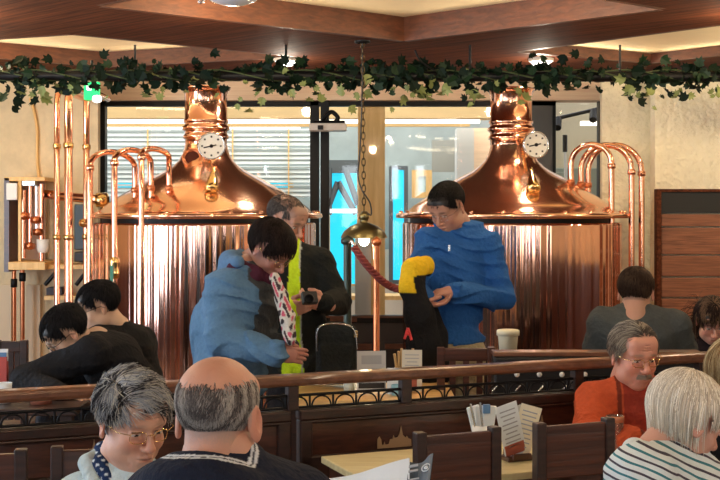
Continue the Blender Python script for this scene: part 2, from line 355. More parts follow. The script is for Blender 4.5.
# ---------------------------------------------------------------- brewing vessels
def vessel(cx_px, d, neck_dx, label):
    c = P(cx_px, 212, d); cx = c[0]; k = 1 / 134.8
    t = thing('brewing_vessel', label, 'brewing vessel', (cx, d, 0), 'copper brewing vessels')
    base = (cx, d, 0)
    prof = [(.70, .12), (.79, .16), (.80, .22), (.80, .225), (.80, .26), (.80, .9), (.80, 1.40), (.80, 1.485), (.80, 1.492), (.79, 1.502)]
    MB().lathe(prof, base, 96).build('body', COPPER, t)
    MB().lathe([(.745, 1.50), (.745, 1.535)], base, 64).build('seal', BLACKM, t)
    zr = 1.535
    lid = [(.74, zr), (.84, zr), (.848, zr + .006), (.85, zr + .02), (.845, zr + .034), (.80, zr + .040), (.775, zr + .047)]
    for (r, y) in ((98, 206), (92, 202), (86, 198), (78, 193), (69, 187.5), (60, 182), (50, 177), (41, 172.5), (33, 167.5), (27, 162), (23.5, 156), (21.5, 150), (20.5, 145)):
        lid.append((r * k, ZC + (HOR - y) * k))
    MB().lathe(lid, base, 96).build('lid', COPPERL, t)
    nb = MB(); zz = lambda y: ZC + (HOR - y) * k
    nb.lathe([(.153, zz(146)), (.153, zz(141)), (.165, zz(140)), (.168, zz(138.5)), (.165, zz(137)), (.155, zz(136)), (.155, zz(133)), (.170, zz(131.8)), (.173, zz(130)), (.170, zz(128.5)),
              (.155, zz(127)), (.155, zz(125)), (.163, zz(124)), (.163, zz(122)), (.153, zz(121)), (.153, zz(96)), (.165, zz(93)), (.178, zz(91)), (.178, zz(90)), (.150, zz(89)), (.06, zz(88)), (.001, zz(88))], base, 64)
    nb.build('neck', COPPERT, t)
    if neck_dx < 5:
        M = np.stack((np.array((1., 0, 0)), np.array((0, .3, .954)), np.array((0, -.954, .3))), 1)
        pos = np.array((cx - 10 * k, d - .185, zz(160)))
        h = MB().lathe([(.075, -.06), (.075, .0), (.068, .014), (.056, .016), (.05, .006)], pos, 32, M).build('hatch', COPPERD, t)
        MB().lathe([(.052, .004), (.001, .004)], pos, 32, M).build('sight_glass', mat('dark_glass', (.10, .03, .02), .08), h)
    # thermometer dial on the neck
    gx, gy = (10 + neck_dx, 149) if neck_dx < 5 else (25, 147)
    pgx, pbx = (211.5, 213) if neck_dx < 5 else (536, 532)
    gp = np.array((P(pgx, 0, d - .24)[0], d - .24, zz(gy))); fw = np.array((gx * .012 - .05, -1, 0.02)); M = frame_of(fw); M = np.stack((M[:, 0], M[:, 2], M[:, 1]), 1)
    if np.linalg.det(M) < 0: M[:, 0] *= -1
    g = MB().lathe([(0.001, -.03), (.092, -.03), (.098, -.02), (.098, .008), (.09, .012), (.087, .004)], gp, 40, M).build('thermometer', STEEL, t)
    MB().lathe([(.088, .003), (0.001, .003)], gp, 40, M, smooth=False).build('dial_face', mat('dial_white', (.82, .80, .72), .4), g)
    mk = MB()
    for i in range(8):
        an = i * math.pi / 4; q = gp + M @ np.array((math.cos(an) * .066, math.sin(an) * .066, .006)); mk.box(q, (.012, .004, .012)).build('dial_mark', BLACKM, g); mk = MB()
    mk.tube([gp + M @ np.array((.035 * (1), .008, .008)), gp + M @ np.array((-.055, -.012, .008))], .0045, 6)
    mk.lathe([(.013, 0.004), (.013, .01), (.001, .011)], gp, 16, M)
    mk.build('needle', BLACKM, g)
    MB().tube([gp + M @ np.array((0, 0, -.02)), np.array((cx + gx * k * .3, d, zz(gy + 3)))], .022, 12).build('stem', BRASS, g)
    # cone shaped sight bell below the dial
    bx = P(pbx, 0, d - .52)[0]; by = d - .36 if neck_dx > -50 else d
    q0, q1 = A(bx, d - .42, zz(164)), A(bx, d - .60, zz(191)); Mb = frame_of((1, 0, 0), q0 - q1)
    MB().lathe([(.001, -.022), (.030, -.02), (.050, 0), (.048, .02), (.030, .11), (.016, .15), (.013, .20)], q1, 32, Mb).build('sight_bell', BRASS, t)
    # rivet-like bolts round the rim
    for i in range(24):
        an = 2 * math.pi * i / 24 + .07
        MB().lathe([(.014, 0), (.014, .012), (.008, .018), (.001, .019)], (cx + .818 * math.cos(an), d + .818 * math.sin(an), zr + .036), 10).build('rim_bolt', COPPERT, t)
    lg = []
    for i in range(4):
        an = math.pi / 4 + i * math.pi / 2
        MB().tube([(cx + .6 * math.cos(an), d + .6 * math.sin(an), 0), (cx + .6 * math.cos(an), d + .6 * math.sin(an), .16)], .05, 12).build('leg', STEEL, t)
    return t
vessel(206, 8.75, -3, 'copper brewing vessel with domed lid, behind the elderly man in the yellow vest')
vessel(511, 8.85, 12, 'copper brewing vessel with domed lid, behind the man in the blue hoodie')

def smooth_path(pts, n=8):
    pts = [np.array(p, float) for p in pts]; out = []
    for i in range(len(pts) - 1):
        p0 = pts[max(i - 1, 0)]; p1 = pts[i]; p2 = pts[i + 1]; p3 = pts[min(i + 2, len(pts) - 1)]
        for k in range(n):
            s = k / n; out.append(.5 * (2 * p1 + (p2 - p0) * s + (2 * p0 - 5 * p1 + 4 * p2 - p3) * s * s + (3 * p1 - p0 - 3 * p2 + p3) * s ** 3))
    out.append(pts[-1]); return out
def ring(t, p, r, m=BRASS):
    MB().lathe([(r, -.02), (r + .008, -.015), (r + .008, .015), (r, .02)], p, 16).build('collar', m, t)
# tall straight pipes on the left
for (x, w, dd, lab) in ((57, 6, 8.6, 'leftmost tall straight copper pipe by the left wall'), (68.5, 8.5, 8.5, 'thickest tall straight copper pipe by the left wall'),
                        (86.5, 6.5, 8.7, 'tall straight copper pipe next to the black window frame')):
    b = P(x, 300, dd); t = thing('copper_pipe', lab, 'pipe', (b[0], dd, 0))
    MB().tube([(b[0], dd, 0.01), (b[0], dd, 2.36), (b[0], dd + .02, 2.42), (b[0], dd + .08, 2.46), (b[0], dd + .16, 2.47), (b[0], 9.44, 2.47)], w * .5 * dd / F, 16).build('tube', COPPERT, t)
    for z in (2.05, 1.4, .7): ring(t, (b[0], dd, z), w * .5 * dd / F)
    if x > 80:
        MB().lathe([(.001, -.035), (.03, -.02), (.035, 0), (.03, .02), (.001, .035)], P(83.5, 223, 8.6), 16).build('union_knob', BRASS, t)
# swan-neck pipes
def swan(x0, x1, ytop, yland, d0, d1, lab, w=6, valve=False, ybot=None):
    b = P(x0, 300, d0); t = thing('curved_copper_pipe', lab, 'pipe', (b[0], d0, 0))
    zt = P(0, ytop, (d0 + d1) / 2)[2]; e = P(x1, yland, d1); rad = abs(e[0] - b[0]) / 2; pts = []
    z0 = zt - rad * 1.0
    pts.append((b[0], d0, 0.01)); pts.append((b[0], d0, z0 - .3))
    for k in range(13):
        a = math.pi * k / 12; s = (1 - math.cos(a)) / 2
        pts.append((b[0] + (e[0] - b[0]) * s, d0 + (d1 - d0) * s, z0 + rad * math.sin(a)))
    pts.append((e[0], d1, (z0 + e[2]) / 2 - .02)); pts.append((e[0], d1, e[2] - .06))
    MB().tube(pts, w * .5 * d0 / F, 14).build('tube', COPPERT, t)
    ring(t, (e[0], d1, e[2] + .02), w * .5 * d0 / F, COPPERD); ring(t, (b[0], d0, z0 - .02), w * .5 * d0 / F, COPPERT)
    if valve:
        v = P(x0, 268, d0)
        vb = MB().lathe([(.02, -.07), (.034, -.06), (.034, -.03), (.028, 0), (.034, .03), (.034, .06), (.02, .07)], v, 16).build('valve', BRASS, t)
        MB().tube([v + (0, -.03, 0), v + (0, -.09, 0)], .01, 8).build('valve_stem', STEEL, vb)
        MB().box(v + (0, -.09, -.04), (.02, .012, .12)).build('lever', mat('green_paint', (.05, .22, .15), .4), vb)
    return t
swan(90, 135, 152, 193, 7.78, 8.3, 'outermost of the three curved copper pipes over the left vessel')
swan(114.5, 151, 150, 191, 7.72, 8.2, 'curved copper pipe with a green lever valve over the left vessel', valve=True)
swan(141.5, 169, 149, 191, 7.68, 8.2, 'curved copper pipe closest to the neck of the left vessel')
swan(611.5, 571, 144.5, 185, 8.5, 8.6, 'curved copper pipe nearest the dome of the right vessel')
swan(631.5, 581, 145, 187, 8.7, 8.75, 'middle curved copper pipe over the right vessel')
swan(641.5, 588, 145, 188, 8.85, 8.9, 'outermost curved copper pipe against the plaster wall on the right')
# copper feed line between wall rack and vessel
t = thing('feed_pipe', 'short horizontal copper pipe from the left rack towards the vessel', 'pipe', P(78, 200, 8.95))
MB().tube([P(44, 194, 9.3), P(60, 196, 9.0), P(104, 200, 8.95)], .035, 12).build('tube', COPPERT, t)
MB().lathe([(.03, -.05), (.055, -.04), (.055, .04), (.03, .05)], P(102, 200, 8.95), 14, np.array(((0, 0, 1.), (0, 1, 0), (-1, 0, 0)))).build('flange', BRASS, t)

# ---------------------------------------------------------------- left wall cabinet, shelf
t = thing('wall_cabinet', 'open light wooden wall cabinet holding copper measuring tubes on the left wall', 'cabinet', P(24, 225, 9.3))
d0 = 9.05
mb = MB(); wbox(mb, 4, 9, 178, 272, d0, .38); mb.build('side_panel', REDW, t)
mb = MB(); wbox(mb, 4, 45, 177, 181, d0, .38); wbox(mb, 8, 45, 262, 270, d0 - .1, .48); wbox(mb, 18, 21, 181, 262, d0, .03)
mb.build('frame', PINE, t, .004); wbox(MB(), 9, 45, 178, 268, 9.4, .03).build('back_panel', mat('pink_wood', (.72, .52, .40), .6), t)
wbox(MB(), 6, 17, 183, 200, d0 - .03, .06).build('white_plate', WHITEP, t, .005); wbox(MB(), 21, 35, 178, 186, d0 + .02, .06).build('meter_head', STEEL, t, .005)
for (x, y0, y1, r, m) in ((23.5, 190, 258, .020, COPPERT), (30, 184, 250, .016, COPPERT), (37, 186, 232, .022, STEEL), (41.5, 184, 262, .02, COPPERT)):
    MB().tube([P(x, y0, d0 + .08), P(x, y1, d0 + .08)], r, 10).build('measuring_tube', m, t)
for (x, y) in ((24, 216), (36, 220), (38, 232), (30, 246)):
    MB().lathe([(.001, -.03), (.04, -.02), (.04, .02), (.001, .03)], P(x, y, d0 + .04), 12, frame_of((1, 0, 0))).build('brass_fitting', COPPERD, t)
tag(MB().lathe([(.035, 0), (.045, .02), (.048, .10), (.044, .10), (.04, .02), (.001, .015)], P(43, 252.5, 9.1), 20).build('cup', WHITEP, base=tuple(P(43, 252.5, 9.1))), 'small white cup standing in the open wooden wall cabinet', 'cup')
t = thing('wall_shelf', 'light wooden wall shelf on black brackets behind the tall copper pipes', 'shelf', P(75, 265, 9.3))
wbox(MB(), 44, 97, 265, 269, 9.05, .4).build('board', PINE, t); wbox(MB(), 44, 97, 296, 300, 9.15, .3).build('board', PINE, t)
for (x0, x1) in ((45, 58), (76, 88)): MB().tube([P(x0, 285, 9.1), P(x1, 270, 9.1)], .016, 6).build('bracket', BLACKM, t)
tag(wbox(MB(), 74, 85, 204, 250, 9.3, .12).build('control_box', mat('slate_box', (.05, .07, .08), .4), bevel=.01), 'dark slate coloured control box behind the tall copper pipes', 'box')
tag(wbox(MB(), 74, 86, 252, 262, 9.3, .15).build('black_case', BLACKP, bevel=.01), 'small black case on the light wooden wall shelf', 'case')
tag(wbox(MB(), 46, 62, 299.5 - 12, 296, 9.25, .15).build('folded_cloth', mat('grey_cloth', (.08, .08, .09), .9), bevel=.01), 'dark folded cloth on the lower board of the wall shelf', 'cloth')
for (x, lab) in ((14, 'aged copper drain pipe under the left edge of the wall cabinet'), (22.5, 'aged copper drain pipe under the middle of the wall cabinet')):
    b = P(x, 280, 9.2); t = thing('drain_pipe', lab, 'pipe', (b[0], 9.2, 0))
    MB().tube([(b[0], 9.2, 0.01), (b[0], 9.2, P(0, 270, 9.2)[2])], .017, 10).build('tube', COPPERD, t)
    MB().lathe([(.015, -.035), (.026, -.03), (.026, .03), (.015, .035)], P(x, 283 - (x > 20) * 6, 9.2), 12).build('valve', BLACKM, t)
t = thing('cable', 'thin pale cable running down the left wall above the cabinet', 'cable', P(36, 140, 9.42))
MB().tube(smooth_path([P(30, 98, 9.43), P(34, 112, 9.43), P(37, 130, 9.43), P(37, 160, 9.43), P(39, 178, 9.43)]), .012, 6).build('wire', PINE, t)
for k, x in enumerate((29, 37)):
    pass
tag(wbox(wbox(MB(), 26, 40, 285, 440, 9.4, .06), 0, 11, 285, 440, 9.4, .05).build('trim_6', mat('pale_board', (.72, .58, .40), .7)), kind='structure')

# ---------------------------------------------------------------- wooden board on the right wall
t = thing('menu_board', 'dark framed wooden plank board with a blank black panel on the right wall', 'board', P(740, 300, 9.0))
wbox(MB(), 657, 661.5, 189, 400, 8.96, .09).build('frame', CEILWOOD, t, .004)
wbox(MB(), 661.5, 860, 189, 192, 8.97, .08).build('frame', CEILWOOD, t, .004)
wbox(MB(), 661.5, 860, 192, 213, 8.99, .05).build('black_panel', mat('black_panel', (.012, .013, .012), .6), t)
ys = [213.5, 227, 255, 277, 298, 317, 336, 356, 376, 400]
for a, b in zip(ys, ys[1:]): wbox(MB(), 661.5, 860, a + .6, b - .6, 9.0, .045).build('plank', PLANK, t, .006)

# ---------------------------------------------------------------- things under the ceiling
gr = 2.48
t = thing('ivy_rail', 'dark iron rail hung below the ceiling and carrying the ivy', 'rail', (0, 7.9, gr))
MB().tube([(-3.4, 7.9, gr), (3.4, 7.9, gr - .012)], .034, 12).build('rod', BLACKM, t)
for x in (135, 286, 470, 620): MB().tube([P(x, 75, 7.9), (P(x, 75, 7.9)[0], 7.9, ZCL)], .008, 6).build('hanger', BLACKM, t)
MB().tube(smooth_path([P(415, 50, 7.9), P(420, 60, 7.9), P(432, 69, 7.9), P(445, 74, 7.9)]), .006, 6).build('wire', BLACKM, t)
iv = thing('ivy_garland', 'long green ivy garland wound along the dark rail under the ceiling', 'garland', (0, 7.9, gr))
st = MB()
for s in range(3):
    st.tube([(x, 7.9 + .035 * math.cos(7 * x + s * 2.1), gr + .035 * math.sin(7 * x + s * 2.1)) for x in np.arange(-3.0, 3.0, .05)], .006, 5)
st.build('stem', mat('ivy_stem', (.05, .07, .02), .7), iv)
LV = [(0, -.5), (.26, -.42), (.5, -.18), (.3, -.02), (.42, .26), (.15, .2), (0, .55), (-.15, .2), (-.42, .26), (-.3, -.02), (-.5, -.18), (-.26, -.42)]
lv = MB()
for i in range(1050):
    x = random.uniform(-2.75, 2.75); dens = .6 + .4 * math.sin(x * 5.3) * math.sin(x * 2.1 + 1)
    if random.random() > dens + .25: continue
    dz = random.gauss(-.015, .055) - (random.random() < .10) * random.uniform(.04, .12); dy = random.uniform(-.09, .07); sz = random.uniform(.04, .095)
    rz, rx, ry = random.uniform(-.9, .9), random.uniform(-.7, .5), random.uniform(0, 6.28)
    M = (Matrix.Rotation(rz, 3, 'Z') @ Matrix.Rotation(rx, 3, 'X') @ Matrix.Rotation(ry, 3, 'Y')) if random.random() < .8 else (Matrix.Rotation(rz, 3, 'Z') @ Matrix.Rotation(1.2, 3, 'X'))
    V = [M @ Vector((u * sz, abs(u) * sz * -.25, v * sz)) for u, v in LV] + [M @ Vector((0, 0, -.1 * sz))]
    c = Vector((x, 7.9 + dy, gr + dz)); n = len(LV); mi = random.choices((0, 1, 2), (7, 3, .45))[0]
    if dz < -.09 and random.random() < .5: mi = 2
    lv.add([tuple(p + c) for p in V], [(k, (k + 1) % n, n) for k in range(n)], mi)
lv.build('foliage', None, iv, mats=[mat('ivy_dark', (.004, .012, .006), .6, spec=.12), mat('ivy_green', (.010, .030, .011), .5, spec=.25), mat('ivy_pale', (.22, .26, .08), .55)])
# pendant lamp
LX, LD = 364, 7.7
lc = P(LX, 232, LD)
t = thing('pendant_lamp', 'brass dome pendant lamp hanging on a long chain between the two vessels', 'pendant lamp', (lc[0], LD, ZCL - .02))
z0 = P(0, 238, LD)[2]
MB().lathe([(.150, z0), (.146, z0 + .012), (.128, z0 + .045), (.09, z0 + .075), (.045, z0 + .093), (.028, z0 + .10), (.028, z0 + .12), (.034, z0 + .125), (.03, z0 + .15), (.014, z0 + .17), (.001, z0 + .172)], (lc[0], LD, 0), 48).build('shade', mat('aged_brass', (.20, .17, .085), .35, 1), t)
MB().lathe([(.144, z0 + .004), (.12, z0 + .04), (.04, z0 + .085), (.001, z0 + .088)], (lc[0], LD, 0), 48).build('shade_lining', mat('lining', (.75, .62, .35), .5), t)
MB().lathe([(.001, z0 - .052), (.02, z0 - .046), (.034, z0 - .025), (.034, z0 - .006), (.02, z0 + .03), (.014, z0 + .05), (.014, z0 + .085)], (lc[0], LD, 0), 24).build('bulb', mat('bulb', (1, 1, 1), .3, emit=(1, .86, .6), es=14), t)
spot('pendant_bulb_light', (lc[0], LD - .01, z0 - .10), 9, (1, .8, .5), .03)
hang = np.array((lc[0], LD, z0 + .17)); top = np.array((lc[0] - .01, LD, ZCL - .0)); nl = 26; ch = MB()
for i in range(nl):
    c = hang + (top - hang) * (i + .5) / nl; hl = (top - hang)[2] / nl * .62; ax = np.array((1., 0, 0)) if i % 2 else np.array((0, 1., 0))
    ch.tube([c + ax * .011 * math.cos(a) + np.array((0, 0, hl * math.sin(a))) for a in np.linspace(0, 2 * math.pi, 12, endpoint=False)], .0038, 5, closed=True)
ch.build('chain', mat('dark_brass', (.10, .07, .035), .4, 1), t)
MB().tube(smooth_path([hang + (0.01, 0, 0), P(371, 215, LD), P(370, 203, LD), P(362, 190, LD - .02), P(358, 175, LD), P(360, 150, LD), P(362, 100, LD), top]), .005, 6).build('cord', BLACKP, t)
MB().lathe([(.03, ZCL - .02), (.05, ZCL - .015), (.05, ZCL - .001)], (top[0], LD, 0), 20).build('ceiling_hook', BLACKM, t)
# glass saucer lamp and small ceiling lights
sc_ = P(233, 4, 5.85)
t = thing('ceiling_lamp', 'shallow frosted glass saucer lamp on the ceiling at the top of the room', 'ceiling lamp', (sc_[0], 5.85, ZCL))
MB().lathe([(.001, ZCL - .095), (.06, ZCL - .088), (.11, ZCL - .07), (.135, ZCL - .045), (.13, ZCL - .04), (.03, ZCL - .03), (.03, ZCL - .001)], (sc_[0], 5.85, 0), 40).build('glass_shade', mat('frosted_glass', (.62, .68, .74), .12), t)
MB().tube(smooth_path([(sc_[0] - .13, 5.85, ZCL - .05), (sc_[0] - .15, 5.84, ZCL - .08), (sc_[0] - .165, 5.84, ZCL - .075), (sc_[0] - .15, 5.84, ZCL - .05)]), .006, 6).build('hook', STEEL, t)
LAMPW = mat('lit_lamp', (1, 1, 1), .4, emit=(1, .95, .86), es=2.5)
for (x, lab) in ((286, 'small white lit ceiling spotlight above the ivy left of the pendant chain'), (541, 'small white lit ceiling spotlight above the ivy over the right vessel')):
    p = P(x, 66, 8.6); t = thing('ceiling_spotlight', lab, 'ceiling light', (p[0], 8.6, ZCL))
    MB().lathe([(.09, ZCL - .001), (.09, ZCL - .02), (.078, ZCL - .024)], (p[0], 8.6, 0), 32).build('housing', WHITEP, t)
    spot('ceiling_spotlight_light', (p[0], 8.6, ZCL - .10), 9, (1, .9, .72), .05)
    MB().lathe([(.078, ZCL - .024), (.05, ZCL - .05), (.001, ZCL - .058)], (p[0], 8.6, 0), 32).build('lens', LAMPW, t)
p = P(93, 92, 8.7); t = thing('exit_lamp', 'small glowing green emergency lamp half hidden by ivy near the tall pipes', 'emergency lamp', (p[0], 8.7, ZCL))
MB().box(P(92, 91, 8.7), (.11, .05, .13)).build('green_panel', mat('lit_green', (0, .3, .1), .4, emit=(.03, .75, .22), es=1.3), t, .006)
MB().tube([P(92, 82, 8.7), (P(92, 82, 8.7)[0], 8.7, ZCL)], .01, 6).build('hanger', BLACKM, t)
MB().lathe([(.001, -.03), (.03, -.02), (.035, 0), (.03, .02), (.001, .03)], P(97, 99, 8.68), 16).build('white_bulb', LAMPW, t)
MB().box(P(89, 88, 8.66), (.03, .02, .03)).build('symbol', LAMPW, t)
# white device on the window mullion
p = P(328, 127, 9.95); t = thing('wall_projector', 'flat white device with black lens square mounted on the black window mullion', 'projector', tuple(p))
MB().box(P(328, 127.5, 9.95), (37 * 9.95 / F, .16, 7.5 * 9.95 / F)).build('housing', mat('device_white', (.72, .66, .58), .4), t, .008)
MB().box(P(320.5, 127.5, 9.86), (.045, .03, .035)).build('lens', BLACKM, t)
MB().tube(smooth_path([P(334, 123, 10.0), P(338, 118, 10.0), P(332, 112, 10.0), P(326, 116, 10.0), P(322, 122, 10.05)]), .018, 8).build('mount', BLACKM, t)
MB().tube([P(314, 123, 10.0), P(345, 123, 10.0)], .022, 8).build('mount', BLACKM, t)

# ---------------------------------------------------------------- rope barrier between the vessels
def post(x, ytop, d, w, m, lab, ball=True):
    p = P(x, ytop, d); t = thing('barrier_post', lab, 'post', (p[0], d, 0)); r = w * .5 * d / F
    MB().lathe([(.14, 0), (.14, .02), (.04, .035), (r, .05), (r, p[2])], (p[0], d, 0), 24).build('pole', m, t)
    MB().lathe([(r, p[2] - .03), (r * 1.6, p[2] - .02), (r * 1.7, p[2]), (r * 1.2, p[2] + .015), (.001, p[2] + .03)], (p[0], d, 0), 20).build('cap', m, t)
    return t
DG = mat('dark_green_metal', (.04, .055, .045), .35, .6)
post(347.5, 240, 7.2, 8, DG, 'dark green metal barrier post left of the thick red rope')
post(376.5, 241, 7.4, 6, COPPERD, 'slim copper barrier post right under the edge of the pendant lamp shade')
t = post(432, 262, 7.3, 8, DG, 'dark barrier post behind the black and yellow jacket')
rp = thing('barrier_rope', 'thick twisted dark red rope hanging from the barrier post', 'rope', tuple(P(380, 270, 7.1)))
cl = smooth_path([P(354, 247, 7.12), P(366, 264, 7.12), P(380, 279, 7.15), P(392, 287, 7.2), P(404, 289.5, 7.2), P(418, 286, 7.25), P(431, 270, 7.27)], 14); cl = np.array(cl)
T = np.gradient(cl, axis=0); T /= np.linalg.norm(T, axis=1)[:, None]; sd = np.cross(T, (0, 1, 0)); sd /= np.linalg.norm(sd, axis=1)[:, None]; up = np.cross(sd, T)
rb = MB(); L_ = np.cumsum(np.r_[0, np.linalg.norm(np.diff(cl, axis=0), axis=1)])
for s in range(3):
    a = L_ * 75 + s * 2.094; rb.tube(cl + .011 * (np.cos(a)[:, None] * sd + np.sin(a)[:, None] * up), .0135, 8)
rb.build('rope', mat('maroon_rope', (.20, .03, .025), .7), rp)
MB().tube([P(350, 243, 7.15), P(352, 241, 7.12), P(355, 246, 7.12)], .010, 8).build('hook', STEEL, rp)

# ---------------------------------------------------------------- smooth bodies: distance field + surface nets
def A(*v): return np.array(v, float)
def nrm(v): v = np.asarray(v, float); return v / (np.linalg.norm(v) + 1e-12)
class SDF:
    def __init__(s): s.p = []
    def rc(s, a, b, ra, rb, k=.02, op='u'):
        a, b = A(*a), A(*b); r = max(ra, rb); d = b - a; L2 = max(d @ d, 1e-9)
        def f(X):
            t = np.clip(((X - a) @ d) / L2, 0, 1); return np.linalg.norm(X - a - t[..., None] * d, axis=-1) - (ra + (rb - ra) * t)
        s.p.append((f, np.minimum(a, b) - r, np.maximum(a, b) + r, k, op)); return s
    def ch(s, pts, rs, k=.02, op='u'):
        for i in range(len(pts) - 1): s.rc(pts[i], pts[i + 1], rs[i], rs[i + 1], k, op)
        return s
    def el(s, c, r, M=None, k=.02, op='u'):
        c = A(*c); r = np.array(r, float); M = np.eye(3) if M is None else np.array(M)
        def f(X):
            q = (X - c) @ M; k0 = np.linalg.norm(q / r, axis=-1); k1 = np.linalg.norm(q / r ** 2, axis=-1) + 1e-9
            return k0 * (k0 - 1) / k1
        e = np.sqrt(((M * r) ** 2).sum(1)); s.p.append((f, c - e, c + e, k, op)); return s
    def bx(s, c, h, M=None, rad=.01, k=.01, op='u'):
        c = A(*c); h = np.array(h, float); M = np.eye(3) if M is None else np.array(M)
        def f(X):
            q = np.abs((X - c) @ M) - (h - rad)
            return np.linalg.norm(np.maximum(q, 0), axis=-1) + np.minimum(q.max(-1), 0) - rad
        e = np.abs(M) @ h; s.p.append((f, c - e, c + e, k, op)); return s
    def half(s, pt, n):      # keep only the side n points away from
        pt = A(*pt); n = nrm(n)
        s.p.append((lambda X: (X - pt) @ n, None, None, 0, 'i')); return s
    def mesh(s, vox, disp=None):
        ps = [p for p in s.p if p[4] == 'u']; lo = np.min([p[1] for p in ps], 0) - .03; hi = np.max([p[2] for p in ps], 0) + .03
        n = np.ceil((hi - lo) / vox).astype(int) + 1; D = np.full(n, 1.0, np.float32)
        ax = [lo[i] + vox * np.arange(n[i]) for i in range(3)]
        for f, a, b, k, op in s.p:
            if a is None: i0 = np.zeros(3, int); i1 = n
            else:
                pad = max(.03, 2 * k) + 2 * vox
                i0 = np.maximum(0, np.floor((a - pad - lo) / vox).astype(int)); i1 = np.minimum(n, np.ceil((b + pad - lo) / vox).astype(int) + 1)
            sl = tuple(slice(i0[i], i1[i]) for i in range(3)); X = np.stack(np.meshgrid(*[ax[i][sl[i]] for i in range(3)], indexing='ij'), -1)
            d = f(X); o = D[sl]
            if op == 'u':
                if k: h = np.maximum(k - np.abs(o - d), 0) / k; D[sl] = np.minimum(o, d) - h * h * k * .25
                else: D[sl] = np.minimum(o, d)
            elif op == 's':
                d = -d
                if k: h = np.maximum(k - np.abs(o - d), 0) / k; D[sl] = np.maximum(o, d) + h * h * k * .25
                else: D[sl] = np.maximum(o, d)
            else: D[sl] = np.maximum(o, d)
        if disp is not None:
            m = np.abs(D) < .03; I = np.argwhere(m); X = lo + I * vox; D[m] += disp(X)
        return nets(D, lo, vox)
def nets(D, lo, vox):
    ins = D < 0; c = np.zeros(np.array(D.shape) - 1, np.int8)
    for i in (0, 1):
        for j in (0, 1):
            for k in (0, 1): c += ins[i:ins.shape[0] - 1 + i, j:ins.shape[1] - 1 + j, k:ins.shape[2] - 1 + k]
    act = (c > 0) & (c < 8); I = np.argwhere(act); idx = np.full(act.shape, -1, np.int64); idx[act] = np.arange(len(I))
    S = np.zeros((len(I), 3)); C = np.zeros(len(I)); cor = [(i, j, k) for i in (0, 1) for j in (0, 1) for k in (0, 1)]
    for a in cor:
        for ax in range(3):
            if a[ax]: continue
            b = list(a); b[ax] = 1; da = D[tuple((I + a).T)]; db = D[tuple((I + b).T)]; m = (da < 0) != (db < 0)
            t = np.where(m, da / np.where(m, da - db, 1), 0); p = np.tile(np.array(a, float), (len(I), 1)); p[:, ax] += t
            S[m] += p[m]; C += m
    V = lo + (I + S / C[:, None]) * vox; Fs = []
    for ax in range(3):
        u, v = (ax + 1) % 3, (ax + 2) % 3; a = [slice(None)] * 3; b = [slice(None)] * 3; a[ax] = slice(0, -1); b[ax] = slice(1, None)
        A_, B_ = ins[tuple(a)], ins[tuple(b)]; E = np.argwhere(A_ != B_); E = E[(E[:, u] > 0) & (E[:, v] > 0) & (E[:, u] < D.shape[u] - 1) & (E[:, v] < D.shape[v] - 1)]
        flip = A_[tuple(E.T)]; q = []
        for du, dv in ((1, 1), (0, 1), (0, 0), (1, 0)):
            e = E.copy(); e[:, u] -= du; e[:, v] -= dv; q.append(idx[tuple(e.T)])
        q = np.stack(q, 1); q[~flip] = q[~flip][:, ::-1]; Fs.append(q)
    return V, np.concatenate(Fs)
def smoothV(V, Fq, it=1, lam=.5):
    e = np.concatenate([Fq[:, [i, (i + 1) % 4]] for i in range(4)])
    for _ in range(it):
        S = np.zeros_like(V); C = np.zeros(len(V)); np.add.at(S, e[:, 0], V[e[:, 1]]); np.add.at(C, e[:, 0], 1)
        np.add.at(S, e[:, 1], V[e[:, 0]]); np.add.at(C, e[:, 1], 1); V = V * (1 - lam) + lam * S / np.maximum(C, 1)[:, None]
    return V
def npmesh(name, V, Fq, colr, m, parent=None, base=None):
    me = bpy.data.meshes.new(name); n = len(V); Fq = np.asarray(Fq); w_ = Fq.shape[1]
    me.vertices.add(n); me.vertices.foreach_set('co', np.asarray(V, np.float32).ravel())
    me.loops.add(Fq.size); me.loops.foreach_set('vertex_index', Fq.ravel().astype(np.int32))
    me.polygons.add(len(Fq)); me.polygons.foreach_set('loop_start', np.arange(0, Fq.size, w_, dtype=np.int32))
    me.polygons.foreach_set('use_smooth', np.ones(len(Fq), bool)); me.update(calc_edges=True)
    if colr is not None:
        c = np.ones((n, 4), np.float32); c[:, :3] = colr
        a = me.color_attributes.new('Col', 'FLOAT_COLOR', 'POINT'); a.data.foreach_set('color', c.ravel())
    return link(name, me, parent, m, base)
def folds(amp, seed=0, sc=1.0, dirn=(0, 0, 1)):
    g = np.random.default_rng(seed); ph = g.uniform(0, 6.28, 12); dirn = nrm(dirn)
    def f(X):
        x, y, z = X[:, 0] * sc, X[:, 1] * sc, X[:, 2] * sc; s_ = X @ dirn * sc
        w1 = np.sin(9 * x + 5 * z + ph[0]) + np.sin(11 * y - 6 * z + ph[1]) + .6 * np.sin(17 * x - 13 * y + 7 * z + ph[2])
        a = np.sin(38 * s_ + 2.2 * w1 + ph[3]); b = np.sin(23 * (x - y) + 14 * z + 1.6 * w1 + ph[4]); c = np.sin(61 * s_ - 20 * x + 2.5 * w1 + ph[5])
        return -amp * (.55 * (1 - np.abs(a)) ** 2 * 1.6 + .45 * b + .2 * c - .4)
    return f

